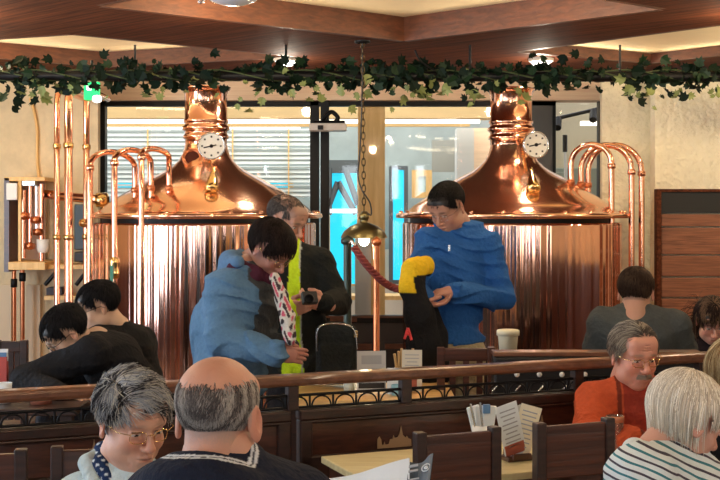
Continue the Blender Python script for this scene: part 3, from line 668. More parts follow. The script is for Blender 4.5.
# ---------------------------------------------------------------- people
HEADS = {}
def head_frame(yaw, pitch, roll=0):
    M = Matrix.Rotation(R(yaw + 180), 3, 'Z') @ Matrix.Rotation(R(-pitch), 3, 'X') @ Matrix.Rotation(R(roll), 3, 'Y')
    return np.array(M)       # columns: side(x), forward(y), up(z); yaw 0 looks to the camera, + to the picture's right
def make_head(o):
    """head in its own frame: origin between the eyes' height and the ears, y forward, z up; about 0.225 m chin to crown"""
    fem = o.get('fem', 0); old = o.get('old', 0); wj = 1 - .08 * fem + o.get('jowl', 0)
    s = SDF()
    s.el((0, -.014, .038), (.076, .097, .078), k=0).el((0, .028, -.028), (.060, .056, .082), k=.03)
    s.el((0, .028, -.074), (.050 * wj, .046, .036), k=.03).el((0, .066, -.098), (.022, .018, .016), k=.025)
    for q in (-1, 1):
        s.el((q * .036, .058, -.034), (.025, .022, .024), k=.02)
        s.el((q * .046 * wj, .015, -.072), (.020, .034, .026), k=.025)
        s.rc((q * .010, .0865, .020), (q * .044, .074, .021), .0085, .008, k=.016)
    s.rc((-.03, .058, .056), (.03, .058, .056), .026, .026, k=.03)
    s.rc((0, .086, .006), (0, .109, -.030), .0065, .0105, k=.012).el((0, .106, -.034), (.0115, .011, .0095), k=.008)
    for q in (-1, 1):
        s.el((q * .0125, .096, -.037), (.0078, .010, .0075), k=.006)
        s.el((q * .031, .094, -.001), (.0165, .015, .0115), k=.014, op='s')
        s.el((q * .031, .0715, -.002), (.0150, .0130, .0125), k=.004)                 # eye ball with lids
        s.rc((q * .019, .083, .0065), (q * .042, .077, .0055), .0035, .003, k=.006)     # upper lid
        s.rc((q * .020, .082, -.0125), (q * .042, .0755, -.011), .003, .0028, k=.006)    # lower lid / bag
        s.el((q * .0055, .104, -.0425), (.0032, .0045, .003), k=.003, op='s')
        if old:
            s.rc((q * .020, .097, -.040), (q * .033, .083, -.068), .0022, .002, k=.006, op='s')
            s.rc((q * .030, .080, -.074), (q * .033, .070, -.092), .002, .0018, k=.006, op='s')
            for zz in (.040, .050, .060): s.rc((q * .001, .090 - (zz - .04) * .12, zz), (q * .032, .083 - (zz - .04) * .2, zz + .002), .0012, .001, k=.005, op='s')
    s.el((0, .072, -.068), (.030, .024, .022), k=.016)
    s.rc((-.017, .0905, -.0625), (0, .0955, -.0600), .0042, .0052, k=.006).rc((.017, .0905, -.0625), (0, .0955, -.0600), .0042, .0052, k=.006)
    s.rc((-.015, .0895, -.0725), (.015, .0895, -.0725), .0055, .0055, k=.007)
    s.rc((-.022, .0900, -.0668), (0, .1010, -.0668), .0018, .0018, k=.003, op='s').rc((.022, .0900, -.0668), (0, .1010, -.0668), .0018, .0018, k=.003, op='s')
    s.ch([(0, -.030, -.05), (0, -.040, -.12), (0, -.050, -.19)], [.052 * (1 - .12 * fem), .052 * (1 - .12 * fem), .058 * (1 - .1 * fem)], k=.03)
    s.rc((0, .015, -.105), (0, -.02, -.16), .028, .03, k=.04)
    if old: s.el((0, .030, -.105), (.030, .03, .02), k=.03)
    es = o.get('ear', 1.0)
    for q in (-1, 1):
        E = np.array(Matrix.Rotation(R(q * -22), 3, 'Z') @ Matrix.Rotation(R(12), 3, 'X'))
        s.el((q * .0785, -.012, -.008), (.0065, .0185 * es, .031 * es), E, k=.006)
        s.el((q * .0865, -.006, -.004), (.0065, .0095 * es, .019 * es), E, k=.004, op='s')
        s.el((q * .0795, -.006, -.035), (.0055, .0085, .009), E, k=.006)
    V, Fq = s.mesh(o.get('vox', .0025)); V = smoothV(V, Fq, 1, .4)
    # colours of the skin itself
    x, y, z = V.T; ax = np.abs(x); sk = np.array(o.get('skin', (.62, .36, .25))); C = np.tile(sk, (len(V), 1))
    def blend(mask, c): C[:] = C * (1 - mask[:, None]) + np.array(c) * mask[:, None]
    G = lambda *t: np.exp(-sum(((a - b) / w_) ** 2 for a, b, w_ in t))
    red = sk * np.array((1.06, .70, .66))
    blend(.55 * G((ax, .038, .022), (y, .075, .03), (z, -.03, .022)), red); blend(.6 * G((ax, 0, .014), (y, .11, .02), (z, -.034, .014)), red)
    blend(.5 * G((ax, .083, .008), (y, -.012, .03), (z, -.012, .035)), red)
    lip = np.clip(1.3 * G((ax, 0, .017), (y, .098, .011), (z, -.0665, .0085)), 0, 1) ** 2; blend(lip * .75, sk * np.array((.80, .42, .42)))
    blend(np.clip(2 * G((ax, 0, .02), (y, .095, .008), (z, -.0668, .0014)), 0, 1) * .8, sk * .25)
    hc = np.array(o.get('hair', (.05, .04, .035)))
    brow = np.clip(1.6 * G((ax, .030, .015), (z, .0235 - (ax - .03) * .1, .0042)), 0, 1) * (y > .06); blend(brow * o.get('brow', .7), hc)
    n_ = RNG.normal(0, 1, len(V)); 
    st_ = o.get('stubble', 0) * np.clip(1 - ((ax / .06) ** 4), 0, 1) * (z < -.045) * (z > -.12) * (y > .0) * (1 - lip); blend(np.clip(st_, 0, 1), sk * .45)
    if o.get('scalp', 0): # short cropped hair grows on the skin itself
        e = hair_edge(o['scalp'], x, y, z) + n_ * o.get('edge', .001); blend(np.clip(e / o.get('edge_w', .006), 0, 1) * o.get('scalp_k', 1.0) * (1 if hc[0] < .05 or o['scalp'] == 'bald' else .5), hc * (.4 if hc[0] < .05 else .9))
    # eyes: white ball and dark iris looking down a little
    ey = (ax > .0185) & (ax < .0435) & (np.abs(z + .002) < o.get('open', .0045)) & (y > .072); C[ey] = (.55, .50, .46)
    ir = (np.hypot(ax - .031, (z + .004)) < .0052) & ey; C[ir] = (.02, .015, .012)
    ld = (ax > .0175) & (ax < .0445) & (np.abs(z - .0045) < .0022) & (y > .072); C[ld] = sk * .35
    return V, Fq, C
def hair_edge(kind, x, y, z):
    """> 0 where hair grows; distance-like"""
    ax = np.abs(x); side = np.where(y < -.045, -.075 - .0 * y, -.005 - .75 * np.clip(y + .045, 0, 1) * 0)
    front = .075 - (y - .045) * .0
    # hairline: forehead height .062 at the front, sideburns before the ears, nape at -.075
    h = np.where(y > .02, .060 + .0 * y, np.where(y > -.028, .018 + (y + .028) * .9, np.where(y > -.05, -.02 - (-.028 - y) * 1.4, -.051)))
    h = np.where((y > .02) & (ax > .045), .060 - (ax - .045) * 1.6, h)
    e = z - h
    if kind == 'bald':
        top = .052 + .0 * y; d = np.hypot(x / .066, (y + .005) / .085)
        e = np.minimum(e, .050 + .018 * (ax / .07) ** 2 + .004 * np.sin(x * 67 + 1) - z); e = np.minimum(e, np.where(y > .035, -.01, 1))
    if kind == 'receding': e = np.minimum(e, np.where((y > .045) & (ax < .06), z - .085, 1))
    return e
def strands(n, o, M, c, sc):
    """hair strands growing from the scalp; o: kind, len, lift, flow, gravity, colours"""
    g = np.random.default_rng(o.get('seed', 3)); cen = A(0, -.014, .034); rad = A(.078, .099, .080) + o.get('cap', .0)
    P0 = []; k = 0
    while k < n:
        u = g.normal(size=(n * 3, 3)); u /= np.linalg.norm(u, axis=1)[:, None]; p = cen + u * rad
        e = hair_edge(o['kind'], p[:, 0] * .97, p[:, 1] * .97, p[:, 2]) + g.normal(0, o.get('edge', .002), len(p)); p = p[e > o.get('inset', -.002)]; P0.append(p); k += len(p)
    p = np.concatenate(P0)[:n]; u = (p - cen) / rad ** 2; N_ = u / np.linalg.norm(u, axis=1)[:, None]
    fl = o.get('flow', 'crown'); cr = A(*o.get('crown', (0, -.06, .11)))
    if fl == 'crown': T = p - cr
    elif fl == 'back': T = np.tile(A(0, -1, -.35), (n, 1)) + np.stack((np.sign(p[:, 0]) * .25, 0 * p[:, 0], -.9 * (np.abs(p[:, 0]) > .05)), 1)
    elif fl == 'side': T = np.tile(A(.9 * o.get('sgn', 1), .25, -.1), (n, 1)) + np.stack((0 * p[:, 0], 0 * p[:, 0], -1.5 * (np.abs(p[:, 0]) > .055)), 1)
    elif fl == 'down': T = p - cr; T[:, 2] -= .05
    T = T / (np.linalg.norm(T, axis=1)[:, None] + 1e-9)
    clump = np.stack([np.sin(p @ (g.normal(size=3) * o.get('clump', 90)) + g.uniform(0, 6)) for _ in range(3)], 1)
    T = T + clump * o.get('messy', .25) + g.normal(size=(n, 3)) * o.get('rand', .12); L_ = o['len'] * g.uniform(.75, 1.15, n) * (1 + .12 * clump[:, 0])
    if 'lenf' in o: L_ = o['lenf'](p, L_)
    ns = o.get('seg', 7); pts = [p - N_ * .002]; d = T.copy(); q = p.copy(); up_l = M.T @ A(0, 0, 1)
    for i in range(ns - 1):
        u = (q - cen) / rad ** 2; Nn = u / np.linalg.norm(u, axis=1)[:, None]
        t = d - Nn * (d * Nn).sum(1)[:, None]; t /= np.linalg.norm(t, axis=1)[:, None] + 1e-9
        inside = (((q - cen) / (rad + .012)) ** 2).sum(1) < 1.0
        s_ = np.where(inside[:, None], t + Nn * o.get('lift', .15) * (1 - i / ns), d / (np.linalg.norm(d, axis=1)[:, None] + 1e-9))
        s_ = s_ - up_l * o.get('grav', .2) * (i / ns + .2); s_ /= np.linalg.norm(s_, axis=1)[:, None] + 1e-9
        q = q + s_ * (L_ / (ns - 1))[:, None]
        rr = np.sqrt((((q - cen) / rad) ** 2).sum(1)); f_ = np.where(rr < 1.01, 1.01 / rr, 1)[:, None]; q = cen + (q - cen) * f_
        d = s_; pts.append(q.copy())
    Pt = np.stack(pts, 1); w0 = o.get('w', .0016) * g.uniform(.7, 1.3, n)
    Tn = np.gradient(Pt, axis=1); Tn /= np.linalg.norm(Tn, axis=2)[..., None] + 1e-9
    a = np.cross(Tn, N_[:, None, :]); a /= np.linalg.norm(a, axis=2)[..., None] + 1e-9; b = np.cross(Tn, a)
    tp = np.linspace(1, .25, ns)[None, :, None] * w0[:, None, None]; V = np.stack([Pt + tp * (math.cos(t) * a + math.sin(t) * b) for t in (0, 2.094, 4.189)], 2)
    V = V.reshape(-1, 3); ids = np.arange(n * ns * 3).reshape(n, ns, 3); F_ = []
    for j in range(3):
        l = (j + 1) % 3; F_.append(np.stack((ids[:, :-1, j], ids[:, :-1, l], ids[:, 1:, l], ids[:, 1:, j]), -1).reshape(-1, 4))
    cs = np.array(o['cols']); pick = (np.clip(.5 + .5 * clump[:, 1] + g.normal(0, .35, n), 0, .999) * len(cs)).astype(int); C = np.repeat(cs[pick] * g.uniform(.8, 1.2, (n, 1)), ns * 3, 0)
    return c + (V * sc) @ M.T, np.concatenate(F_), C
def hand_sdf(wr, d, pn, side, curl=.5, sc=1.0, thumb=.5, spread=.1):
    """wr wrist point, d along the palm, pn the way the palm faces, side +1/-1 = which edge the thumb leaves from"""
    d = nrm(d); pn = nrm(np.asarray(pn) - d * (np.asarray(pn) @ d)); x = np.cross(d, pn) * side; s = SDF(); W = lambda a, b, c_: wr + sc * (x * a + d * b + pn * c_)
    M = np.stack((x, d, pn), 1)
    s.el(W(0, .045, 0), np.array((.040, .052, .016)) * sc, M, k=.012).rc(W(0, -.03, 0), W(0, .02, 0), .026 * sc, .028 * sc, k=.02)
    s.rc(W(.022, .02, .006), W(.030, .05, .004), .015 * sc, .012 * sc, k=.014)
    for i, (fx, L_) in enumerate(((.028, .9), (.0095, 1.0), (-.0095, .93), (-.027, .74))):
        a = W(fx, .082 - abs(fx) * .12, 0); dd = d + x * fx * spread * 12; th = R(18); p = a
        for j, (l, r0, r1) in enumerate(((.042, .0092, .0085), (.026, .0085, .0078), (.021, .0078, .0066))):
            ang = curl * (R(38) + j * R(42)) * (1 + .1 * i); v = nrm(dd) * math.cos(ang) + pn * math.sin(ang); q = p + v * l * L_ * sc
            s.rc(p, q, r0 * sc, r1 * sc, k=.0035); p = q
    t0 = W(.026, .018, .006); t1 = W(.050, .045, .014 + .02 * thumb); t2 = t1 + sc * .030 * nrm(d * .9 + x * (.35 - .8 * thumb) + pn * thumb * .9); t3 = t2 + sc * .024 * nrm(d * .9 - x * .5 * thumb + pn * thumb * .7)
    s.ch([t0, t1, t2, t3], [.014 * sc, .0115 * sc, .0105 * sc, .0085 * sc], k=.005)
    return s
def torso(s, J, t=0.0, k=.035, w_=1.0, belly=0.0):
    pel, nk = A(*J['pel']), A(*J['neck']); shl, shr = A(*J['shl']), A(*J['shr']); u = nrm(nk - pel); sd = nrm(shr - shl); sd = nrm(sd - u * (sd @ u)); f = np.cross(u, sd)
    if 'fwd' in J and f @ A(*J['fwd']) < 0: f = -f
    M = np.stack((sd, f, u), 1); L_ = np.linalg.norm(nk - pel)
    s.el(pel + u * .02, (.165 * w_ + t, .120 * w_ + t, .14 + t), M, k=k)
    s.el(pel + u * L_ * .38 + f * belly * .5, (.145 * w_ + t + belly * .3, .108 * w_ + t + belly, L_ * .30 + t), M, k=k)
    s.el(pel + u * L_ * .70, (.165 * w_ + t, .115 * w_ + t, L_ * .30 + t), M, k=k)
    s.rc(shl, shr, .052 + t, .052 + t, k=.04); c0 = (shl + shr) / 2
    for a in (shl, shr): s.rc(c0 + u * .045 + (a - c0) * .25, a, .045 + t * .8, .050 + t, k=.03)
    return M
PEOPLE = []
def person(label, J, H, top=None, mat_top=None, hands=(), hair=None, hair_n=1500, skin=(.62, .36, .25), base=None, body_vox=.009, top_vox=.007, sleeve=1.0, top_t=.016, fold=.005, legs=True, cut=None,
           trouser=(.03, .03, .035), w_=1.0, belly=0.0, seed=1, collar=None, glasses=None, hem=None, top_name='jumper', group=None, extra=None, hood=None):
    pel = A(*J['pel']); b = np.array(base if base is not None else (pel[0], pel[1], 0), float); hs = H.get('sc', 1.0); M = head_frame(H['yaw'], H['pitch'], H.get('roll', 0)); hc = A(*H['c'])
    H = dict(H, skin=skin); Vh, Fh, Ch = make_head(H); Vh = hc + (Vh * hs) @ M.T
    # body (one continuous figure): torso, arms, legs
    s = SDF(); torso(s, J, -.004, w_=w_, belly=belly); nk = A(*J['neck']); hb = hc + M @ (A(0, -.035, -.11) * hs)
    s.ch([nk - A(0, 0, .03), nk + A(0, 0, .02), hb], [.056, .048 * hs, .044 * hs], k=.04)
    for q in 'lr':
        s.ch([J['sh' + q], J['el' + q], J['wr' + q]], [.050 * w_, .040, .026], k=.02)
        if legs: s.ch([J['hip' + q], J['kn' + q], J['an' + q]], [.082 * w_, .058, .040], k=.03).rc(A(*J['an' + q]) + A(0, 0, -.03), J['toe' + q], .035, .03, k=.02)
    V, Fq = s.mesh(body_vox); V = smoothV(V, Fq, 1); C = np.tile(np.array(skin), (len(V), 1)); parts = [(V, Fq, C), (Vh, Fh, Ch)]
    for h in hands:
        v, f_ = h.mesh(.0035); c_ = np.tile(np.array(skin) * (1.0, .92, .9), (len(v), 1)); parts.append((v, f_, c_))
    n = 0; VV, FF, CC = [], [], []
    for v, f_, c_ in parts: VV.append(v); FF.append(f_ + n); CC.append(c_); n += len(v)
    body = npmesh('person', np.concatenate(VV), np.concatenate(FF), np.concatenate(CC), SKIN, None, b); tag(body, label, 'person', group)
    # upper garment
    s = SDF(); TM = torso(s, J, top_t, w_=w_, belly=belly)
    for q in 'lr':
        wr = A(*J['el' + q]) + (A(*J['wr' + q]) - A(*J['el' + q])) * sleeve; s.ch([J['sh' + q], J['el' + q], wr], [.054 * w_ + top_t, .046 + top_t, .034 + top_t * .8], k=.025)
        ua = nrm(A(*J['el' + q]) - A(*J['sh' + q]));
    if hem: s.el(*hem[:2], M=TM, k=.04)
    s.rc(nk - A(0, 0, .01), nk + (hb - nk) * .25 + A(0, 0, 0), .066 + top_t * .5, .060 + top_t * .3, k=.035)
    if hood: hood(s, nk, TM)
    if cut: s.half((0, 0, cut), (0, 0, -1))
    V, Fq = s.mesh(top_vox, folds(fold, seed)); V = smoothV(V, Fq, 1, .4)
    tc_ = top(V, J, TM) if callable(top) else np.tile(np.array(top), (len(V), 1)); npmesh(top_name, V, Fq, tc_, mat_top or CLOTH, body)
    if legs:
        s = SDF(); s.el(pel + A(0, 0, .0), (.17 * w_ + .012, .125 * w_ + .012, .13), TM, k=.03)
        for q in 'lr': s.ch([J['hip' + q], J['kn' + q], A(*J['an' + q]) + A(0, 0, .02)], [.090 * w_, .070, .058], k=.03)
        V, Fq = s.mesh(.011, folds(.004, seed + 5)); npmesh('trousers', V, Fq, np.tile(np.array(trouser), (len(V), 1)), CLOTH, body)
        for q in 'lr':
            a_ = A(*J['an' + q]); t_ = A(*J['toe' + q]); s = SDF().rc((a_[0], a_[1], .045), (t_[0], t_[1], .04), .044, .040, k=.02).rc((a_[0], a_[1], .04), (a_[0], a_[1], .10), .044, .042, k=.02)
            V, Fq = s.mesh(.008); npmesh('shoe', V, Fq, np.tile((.02, .018, .016), (len(V), 1)), CLOTH, body)
    if hair:
        if hair.get('cap', 0) or hair.get('shell'):
            s = SDF(); cp = hair.get('cap', 0); s.el((0, -.014, .034), (.078 + cp - .002, .099 + cp - .002, .080 + cp - .002), k=0); v, f_ = s.mesh(.004)
            e = hair_edge(hair['kind'], v[:, 0], v[:, 1] * .97, v[:, 2] + .003); keep = (e > 0)[f_].all(1); f_ = f_[keep]; cols = np.tile(np.array(hair['cols'][0]) * .7, (len(v), 1))
            used = np.unique(f_); mp = np.full(len(v), -1); mp[used] = np.arange(len(used)); v, f_, cols = v[used], mp[f_], cols[used]; v = hc + (v * hs) @ M.T
        else: v, f_, cols = np.zeros((0, 3)), np.zeros((0, 4), int), np.zeros((0, 3))
        v2, f2, c2 = strands(hair_n, hair, M, hc, hs); npmesh('hair', np.concatenate((v, v2)), np.concatenate((f_, f2 + len(v))), np.concatenate((cols, c2)), HAIR, body)
    hw = lambda p: hc + M @ (A(*p) * hs)
    if glasses:
        g = MB(); r_ = glasses.get('r', .0016)
        for q in (-1, 1):
            pts = [hw((q * .032 + .021 * math.copysign(abs(math.cos(a)) ** .7, math.cos(a)), .1005 - .010 * (abs(q * .032 + .021 * math.cos(a)) / .05) ** 2, -.004 + .0155 * math.copysign(abs(math.sin(a)) ** .7, math.sin(a)))) for a in np.linspace(0, 2 * math.pi, 24, endpoint=False)]
            g.tube(pts, r_ * hs, 6, closed=True); g.tube([hw((q * .053, .090, .004)), hw((q * .079, .072, .006)), hw((q * .083, .0, .004)), hw((q * .084, -.018, -.012))], r_ * hs, 6)
        g.tube([hw((-.011, .101, .002)), hw((0, .105, .005)), hw((.011, .101, .002))], r_ * hs, 6)
        gl = g.build('glasses', glasses.get('mat', BLACKM), body)
    if extra: extra(body, hw, J, TM, hs, M)
    return body
def seated(pel, neck, shl, shr, elL, wrL, elR, wrR, fwd, floor=0.0):
    """legs of a seated figure: thighs forward along fwd, shins down"""
    pel = A(*pel); f = nrm(A(fwd[0], fwd[1], 0)); sd = nrm(A(*shr) - A(*shl)); sd[2] = 0
    J = dict(pel=pel, neck=neck, shl=shl, shr=shr, ell=elL, wrl=wrL, elr=elR, wrr=wrR, fwd=f)
    for q, s_ in (('l', -1), ('r', 1)):
        h = pel + sd * s_ * .09 - A(0, 0, .03); kn = h + f * .40; kn[2] = h[2] + .01; an = A(kn[0], kn[1], floor + .09) - f * .03; J['hip' + q] = h; J['kn' + q] = kn; J['an' + q] = an; J['toe' + q] = A(an[0], an[1], floor + .04) + f * .15
    return J
def standing(pel, neck, shl, shr, elL, wrL, elR, wrR, fwd, fx=None):
    J = seated(pel, neck, shl, shr, elL, wrL, elR, wrR, fwd); f = J['fwd']; pel = A(*pel); sd = nrm(A(*shr) - A(*shl)); sd[2] = 0
    for q, s_ in (('l', -1), ('r', 1)):
        h = pel + sd * s_ * .085 - A(0, 0, .04); an = A(h[0] if fx is None else fx, h[1], .09) + sd * s_ * .03; an = A(pel[0], pel[1], 0) + sd * s_ * .12; an[2] = .09
        J['hip' + q] = h; J['kn' + q] = (h + an) / 2 + f * .03; J['an' + q] = an; J['toe' + q] = A(an[0], an[1], .04) + f * .15
    return J

# ---------------------------------------------------------------- partition benches with hand rail, nearer furniture
U = np.array((.926, .377, 0)); Vv = np.array((.377, -.926, 0)); O_ = np.array((0, 4.40, 0)); RZ = math.atan2(.377, .926)
def RP(s, off=0, z=0): return O_ + U * s + Vv * off + A(0, 0, z)
def s_at(x, off=0): k = (x - 360) / F; return (k * (4.40 - .926 * off) - .377 * off) / (.926 - .377 * k)
def rbox(mb, s0, s1, off, th, z0, z1, mi=0): return mb.box(RP((s0 + s1) / 2, off, (z0 + z1) / 2), (s1 - s0, th, z1 - z0), RZ, mi=mi)
t = thing('hand_rail', 'long polished brown wooden hand rail running above the partition benches', 'hand rail', tuple(RP(0, 0, 0)))
sA, sB = s_at(-70), s_at(800)
rbox(MB(), sA, sB, 0, .078, .958, .998).build('rail', RAILW, t, .014)
for x in (-20, 150, 292, 405, 577, 700): rbox(MB(), s_at(x) - .02, s_at(x) + .02, 0, .04, .87, .96).build('rail_post', DARKW, t, .003)
t = thing('iron_lattice', 'black iron arch lattice between the hand rail and the bench backs', 'lattice', tuple(RP(0, 0, .87)))
mb = MB(); mb.tube([RP(sA, 0, .922), RP(sB, 0, .922)], .0055, 6).tube([RP(sA, 0, .878), RP(sB, 0, .878)], .005, 6)
s = sA + .03
while s < sB - .1:
    mb.tube([RP(s, 0, .878), RP(s, 0, .922)], .0045, 5)
    mb.tube([RP(s + .045 - .037 * math.cos(a), 0, .880 + .036 * math.sin(a)) for a in np.linspace(0, math.pi, 12)], .0035, 5); s += .09
mb.build('lattice', BLACKM, t)
SKY = [(0, 0), (0, .48), (.05, .62), (.10, .48), (.13, .18), (.18, .18), (.2, .34), (.23, .18), (.33, .2), (.36, .42), (.44, .45), (.47, .62), (.50, .48), (.58, .5), (.63, .62), (.66, .82), (.69, 1.1), (.72, .8), (.74, .6), (.78, .55), (.83, .45), (.86, .55), (.9, .42), (.98, .36), (1, 0)]
def bench(x0, x1, label, sky):
    s0, s1 = s_at(x0), s_at(x1); t = thing('partition_bench', label, 'bench', tuple(RP((s0 + s1) / 2, .0, 0)), 'partition benches')
    fr = MB(); st = .048; n = max(1, int(round((s1 - s0) / 1.6)))
    rbox(fr, s0, s1, .01, .06, .835, .872); rbox(fr, s0, s1, .012, .05, .822, .836); rbox(fr, s0, s1, .012, .05, .42, .706)
    rbox(fr, s0, s0 + st, .012, .05, 0, .835); rbox(fr, s1 - st, s1, .012, .05, 0, .835)
    fr.build('frame', DARKW, t, .006)
    rbox(MB(), s0 + st, s1 - st, .008, .022, .705, .824).build('panel', REDW, t)
    rbox(MB(), s0, s1, .24, .36, .41, .45).build('seat', DARKW, t, .01)
    for a in (s0 + .05, s1 - .09): rbox(MB(), a, a + .04, .36, .05, 0, .41).build('leg', DARKW, t)
    for (xs, w_, h_) in sky:
        a = s_at(xs, .02); MB().prism([(u * w_, v * h_) for u, v in SKY], U, A(0, 0, 1), RP(a, .023, .712 if xs > 200 else .745), .004).build('skyline_inlay', mat('inlay', (.36, .22, .11), .5), t)
    return t
bench(-75, 288, 'dark wooden partition bench with skyline inlay behind the grey-haired woman', [(76, .085, .075)])
bench(297, 585, 'dark wooden partition bench with skyline inlay behind the pale table', [(377, .137, .072), (520, .137, .072)])
bench(592, 840, 'dark wooden partition bench behind the man in orange', [])
# pale table in front of the middle bench
A0 = A(-.133, 4.08, 0)
def tb(a, b): return A0 + U * a + Vv * b
t = thing('pub_table', 'pale wooden table in front of the middle partition bench', 'table', tuple(tb(.75, .25)))
c = tb(.78, .24); MB().box(c + A(0, 0, .738), (1.56, .48, .024), RZ).build('tabletop', TABLEP, t, .004)
fr = MB(); 
for (a, b, l, w_) in ((.78, .03, 1.5, .02), (.78, .45, 1.5, .02), (.03, .24, .02, .42), (1.53, .24, .02, .42)): fr.box(tb(a, b) + A(0, 0, .69), (l, w_, .07), RZ)
fr.build('apron', REDW, t)
for (a, b) in ((.05, .21), (1.51, .21), (.05, .43), (1.51, .43)): MB().box(tb(a, b) + A(0, 0, .362), (.05, .05, .72), RZ).build('leg', REDW, t)
# pub chair, local: faces +y, back at y = 0
def make_chair(label):
    t = thing('pub_chair', label, 'chair', (0, 0, 0), 'dark chairs with solid backs'); w_ = .285
    for q in (-1, 1): MB().box((q * (w_ / 2 - .017), 0, .4625), (.034, .036, .925)).build('back_post', DARKW, t, .004)
    MB().box((0, 0, .83), (w_ - .06, .022, .165)).build('backrest', REDW, t, .004); MB().box((0, -.002, .5), (w_ - .06, .02, .05)).build('backrest_rail', DARKW, t)
    MB().box((0, .20, .44), (w_ + .01, .38, .035)).build('seat', DARKW, t, .01)
    for q in (-1, 1): MB().box((q * (w_ / 2), .36, .21), (.034, .034, .425)).build('leg', DARKW, t)
    return t
ch0 = make_chair('dark chair backed to the room, left of the leaflet stand')
def put(x, d, label, first=None, rz=RZ):
    p = P(x, 300, d)
    if first: first.location = (p[0], p[1], 0); first.rotation_euler = (0, 0, rz); return first
    return dup(ch0, (p[0], p[1], 0), rz, label)
put(457.5, 3.62, '', ch0)
put(574, 3.78, 'dark chair backed to the room in front of the man in orange')
put(-26, 3.3, 'dark chair at the very left edge in front of the bench', rz=RZ * .4)
put(103, 3.38, 'dark chair half hidden behind the grey-haired woman', rz=RZ * .4)
# leaflet stand on the pale table
def sheet(mb, c, w_, h_, yaw, tilt, roll=0, th=.0025, mi=0):
    M = np.array(Matrix.Rotation(yaw, 3, 'Z') @ Matrix.Rotation(tilt, 3, 'X') @ Matrix.Rotation(roll, 3, 'Y')); return mb.box(c, (w_, th, h_), M=M, mi=mi)
PAPER = mat('paper', (.74, .80, .84), .6); PAPERC = mat('paper_cream', (.80, .72, .52), .6); PRINTB = mat('print_blue', (.10, .22, .42), .6); PRINTR = mat('print_red', (.38, .10, .06), .6); PRINTG = mat('print_grey', (.35, .37, .40), .6)
hp = tb(.52, .24) + A(0, 0, .75); hp = P(517, 441, 4.02); hp[2] = .75
t = thing('menu_holder', 'small wooden menu holder on the pale table between the two dark chairs', 'holder', tuple(hp))
MB().box(hp + A(0, 0, .008), (.10, .06, .016), RZ).box(hp + A(-.012, .02, .02), (.07, .01, .03), RZ).box(hp + A(.012, -.03, .016), (.07, .01, .02), RZ).build('base', REDW, t, .003)
def leaflet(c, w_, h_, yaw, tilt, roll, label, m, prints, name='menu_leaflet', group='leaflets on the pale table'):
    M = np.array(Matrix.Rotation(yaw, 3, 'Z') @ Matrix.Rotation(tilt, 3, 'X') @ Matrix.Rotation(roll, 3, 'Y')); t = thing(name, label, 'leaflet', tuple(c - M @ A(0, 0, h_ / 2)), group)
    mb = MB(); mb.box(c, (w_, .0022, h_), M=M); mb.build('sheet', m, t)
    for (u, v, pw, ph, pm) in prints: MB().box(c + M @ A(u * w_, -.0020, v * h_), (pw * w_, .0012, ph * h_), M=M).build('print', pm, t)
lines = lambda n, pm, x=.0, w_=.7, top=.38, st=.085: [(x, top - i * st, w_ * (1 - .25 * (i % 3 == 2)), .022, pm) for i in range(n)]
leaflet(P(511, 430, 3.99), .080, .185, .35, .12, -.28, 'pale blue menu leaflet leaning left in the menu holder on the pale table', PAPER, lines(9, PRINTG) + [(0, -.36, .9, .2, PRINTR)])
leaflet(P(518, 430, 4.04), .055, .165, .5, .05, -.22, 'grey menu leaflet in the middle of the menu holder on the pale table', mat('paper_grey', (.42, .45, .46), .6), [(0, -.3, .9, .3, PRINTR)])
leaflet(P(525, 431, 4.01), .070, .178, -.15, .08, .26, 'cream menu leaflet leaning right in the menu holder on the pale table', PAPERC, lines(9, PRINTG))
leaflet(P(521, 409, 4.06), .11, .02, .1, .2, .12, 'thin white leaflet lying across the top of the menu holder', PAPER, [])
gp = tb(.39, .17) + A(0, 0, .75); gp = P(483, 445, 4.12); gp[2] = .75
t = thing('paper_bundle', 'bundle of white napkins and forks standing in a small jar on the pale table', 'napkins', tuple(gp))
MB().lathe([(.001, .003), (.032, .002), (.036, .05), (.038, .10), (.034, .10), (.03, .01)], gp, 20).build('jar', WHITEP, t)
for (dx, rl, h_) in ((-.025, -.25, .17), (-.005, -.05, .175), (.02, .12, .165)):
    mb = MB(); sheet(mb, gp + A(dx, .005, .12), .045, .09, .2, .05, rl, .012); mb.build('napkin', PAPER, t, .003)
MB().tube([gp + A(-.02, -.02, .06), gp + A(-.045, -.02, .175)], .004, 6).build('fork', STEEL, t); MB().tube([gp + A(0, -.02, .06), gp + A(-.012, -.02, .18)], .004, 6).build('fork', STEEL, t)
MB().box(gp + A(.012, -.005, .155), (.022, .014, .03), .2).build('blue_mark', PRINTB, t)
t = thing('drinking_glass', 'small square drinking glass in front of the man in orange', 'glass', tuple(P(615, 417, 4.15) * A(1, 1, 0) + A(0, 0, .75)))
c = P(615, 417, 4.15); c[2] = .75
GL = mat('clear_glass', (.8, .6, .5), .05); GL.node_tree.nodes['Principled BSDF'].inputs['Transmission Weight'].default_value = .85
MB().lathe([(.001, .004), (.024, .002), (.027, .02), (.030, .125), (.028, .125), (.025, .02)], c, 24).build('tumbler', GL, t)
MB().lathe([(.0295, .105), (.031, .105), (.031, .126), (.0295, .126)], c, 24).build('rim', mat('amber_rim', (.55, .22, .12), .15), t)

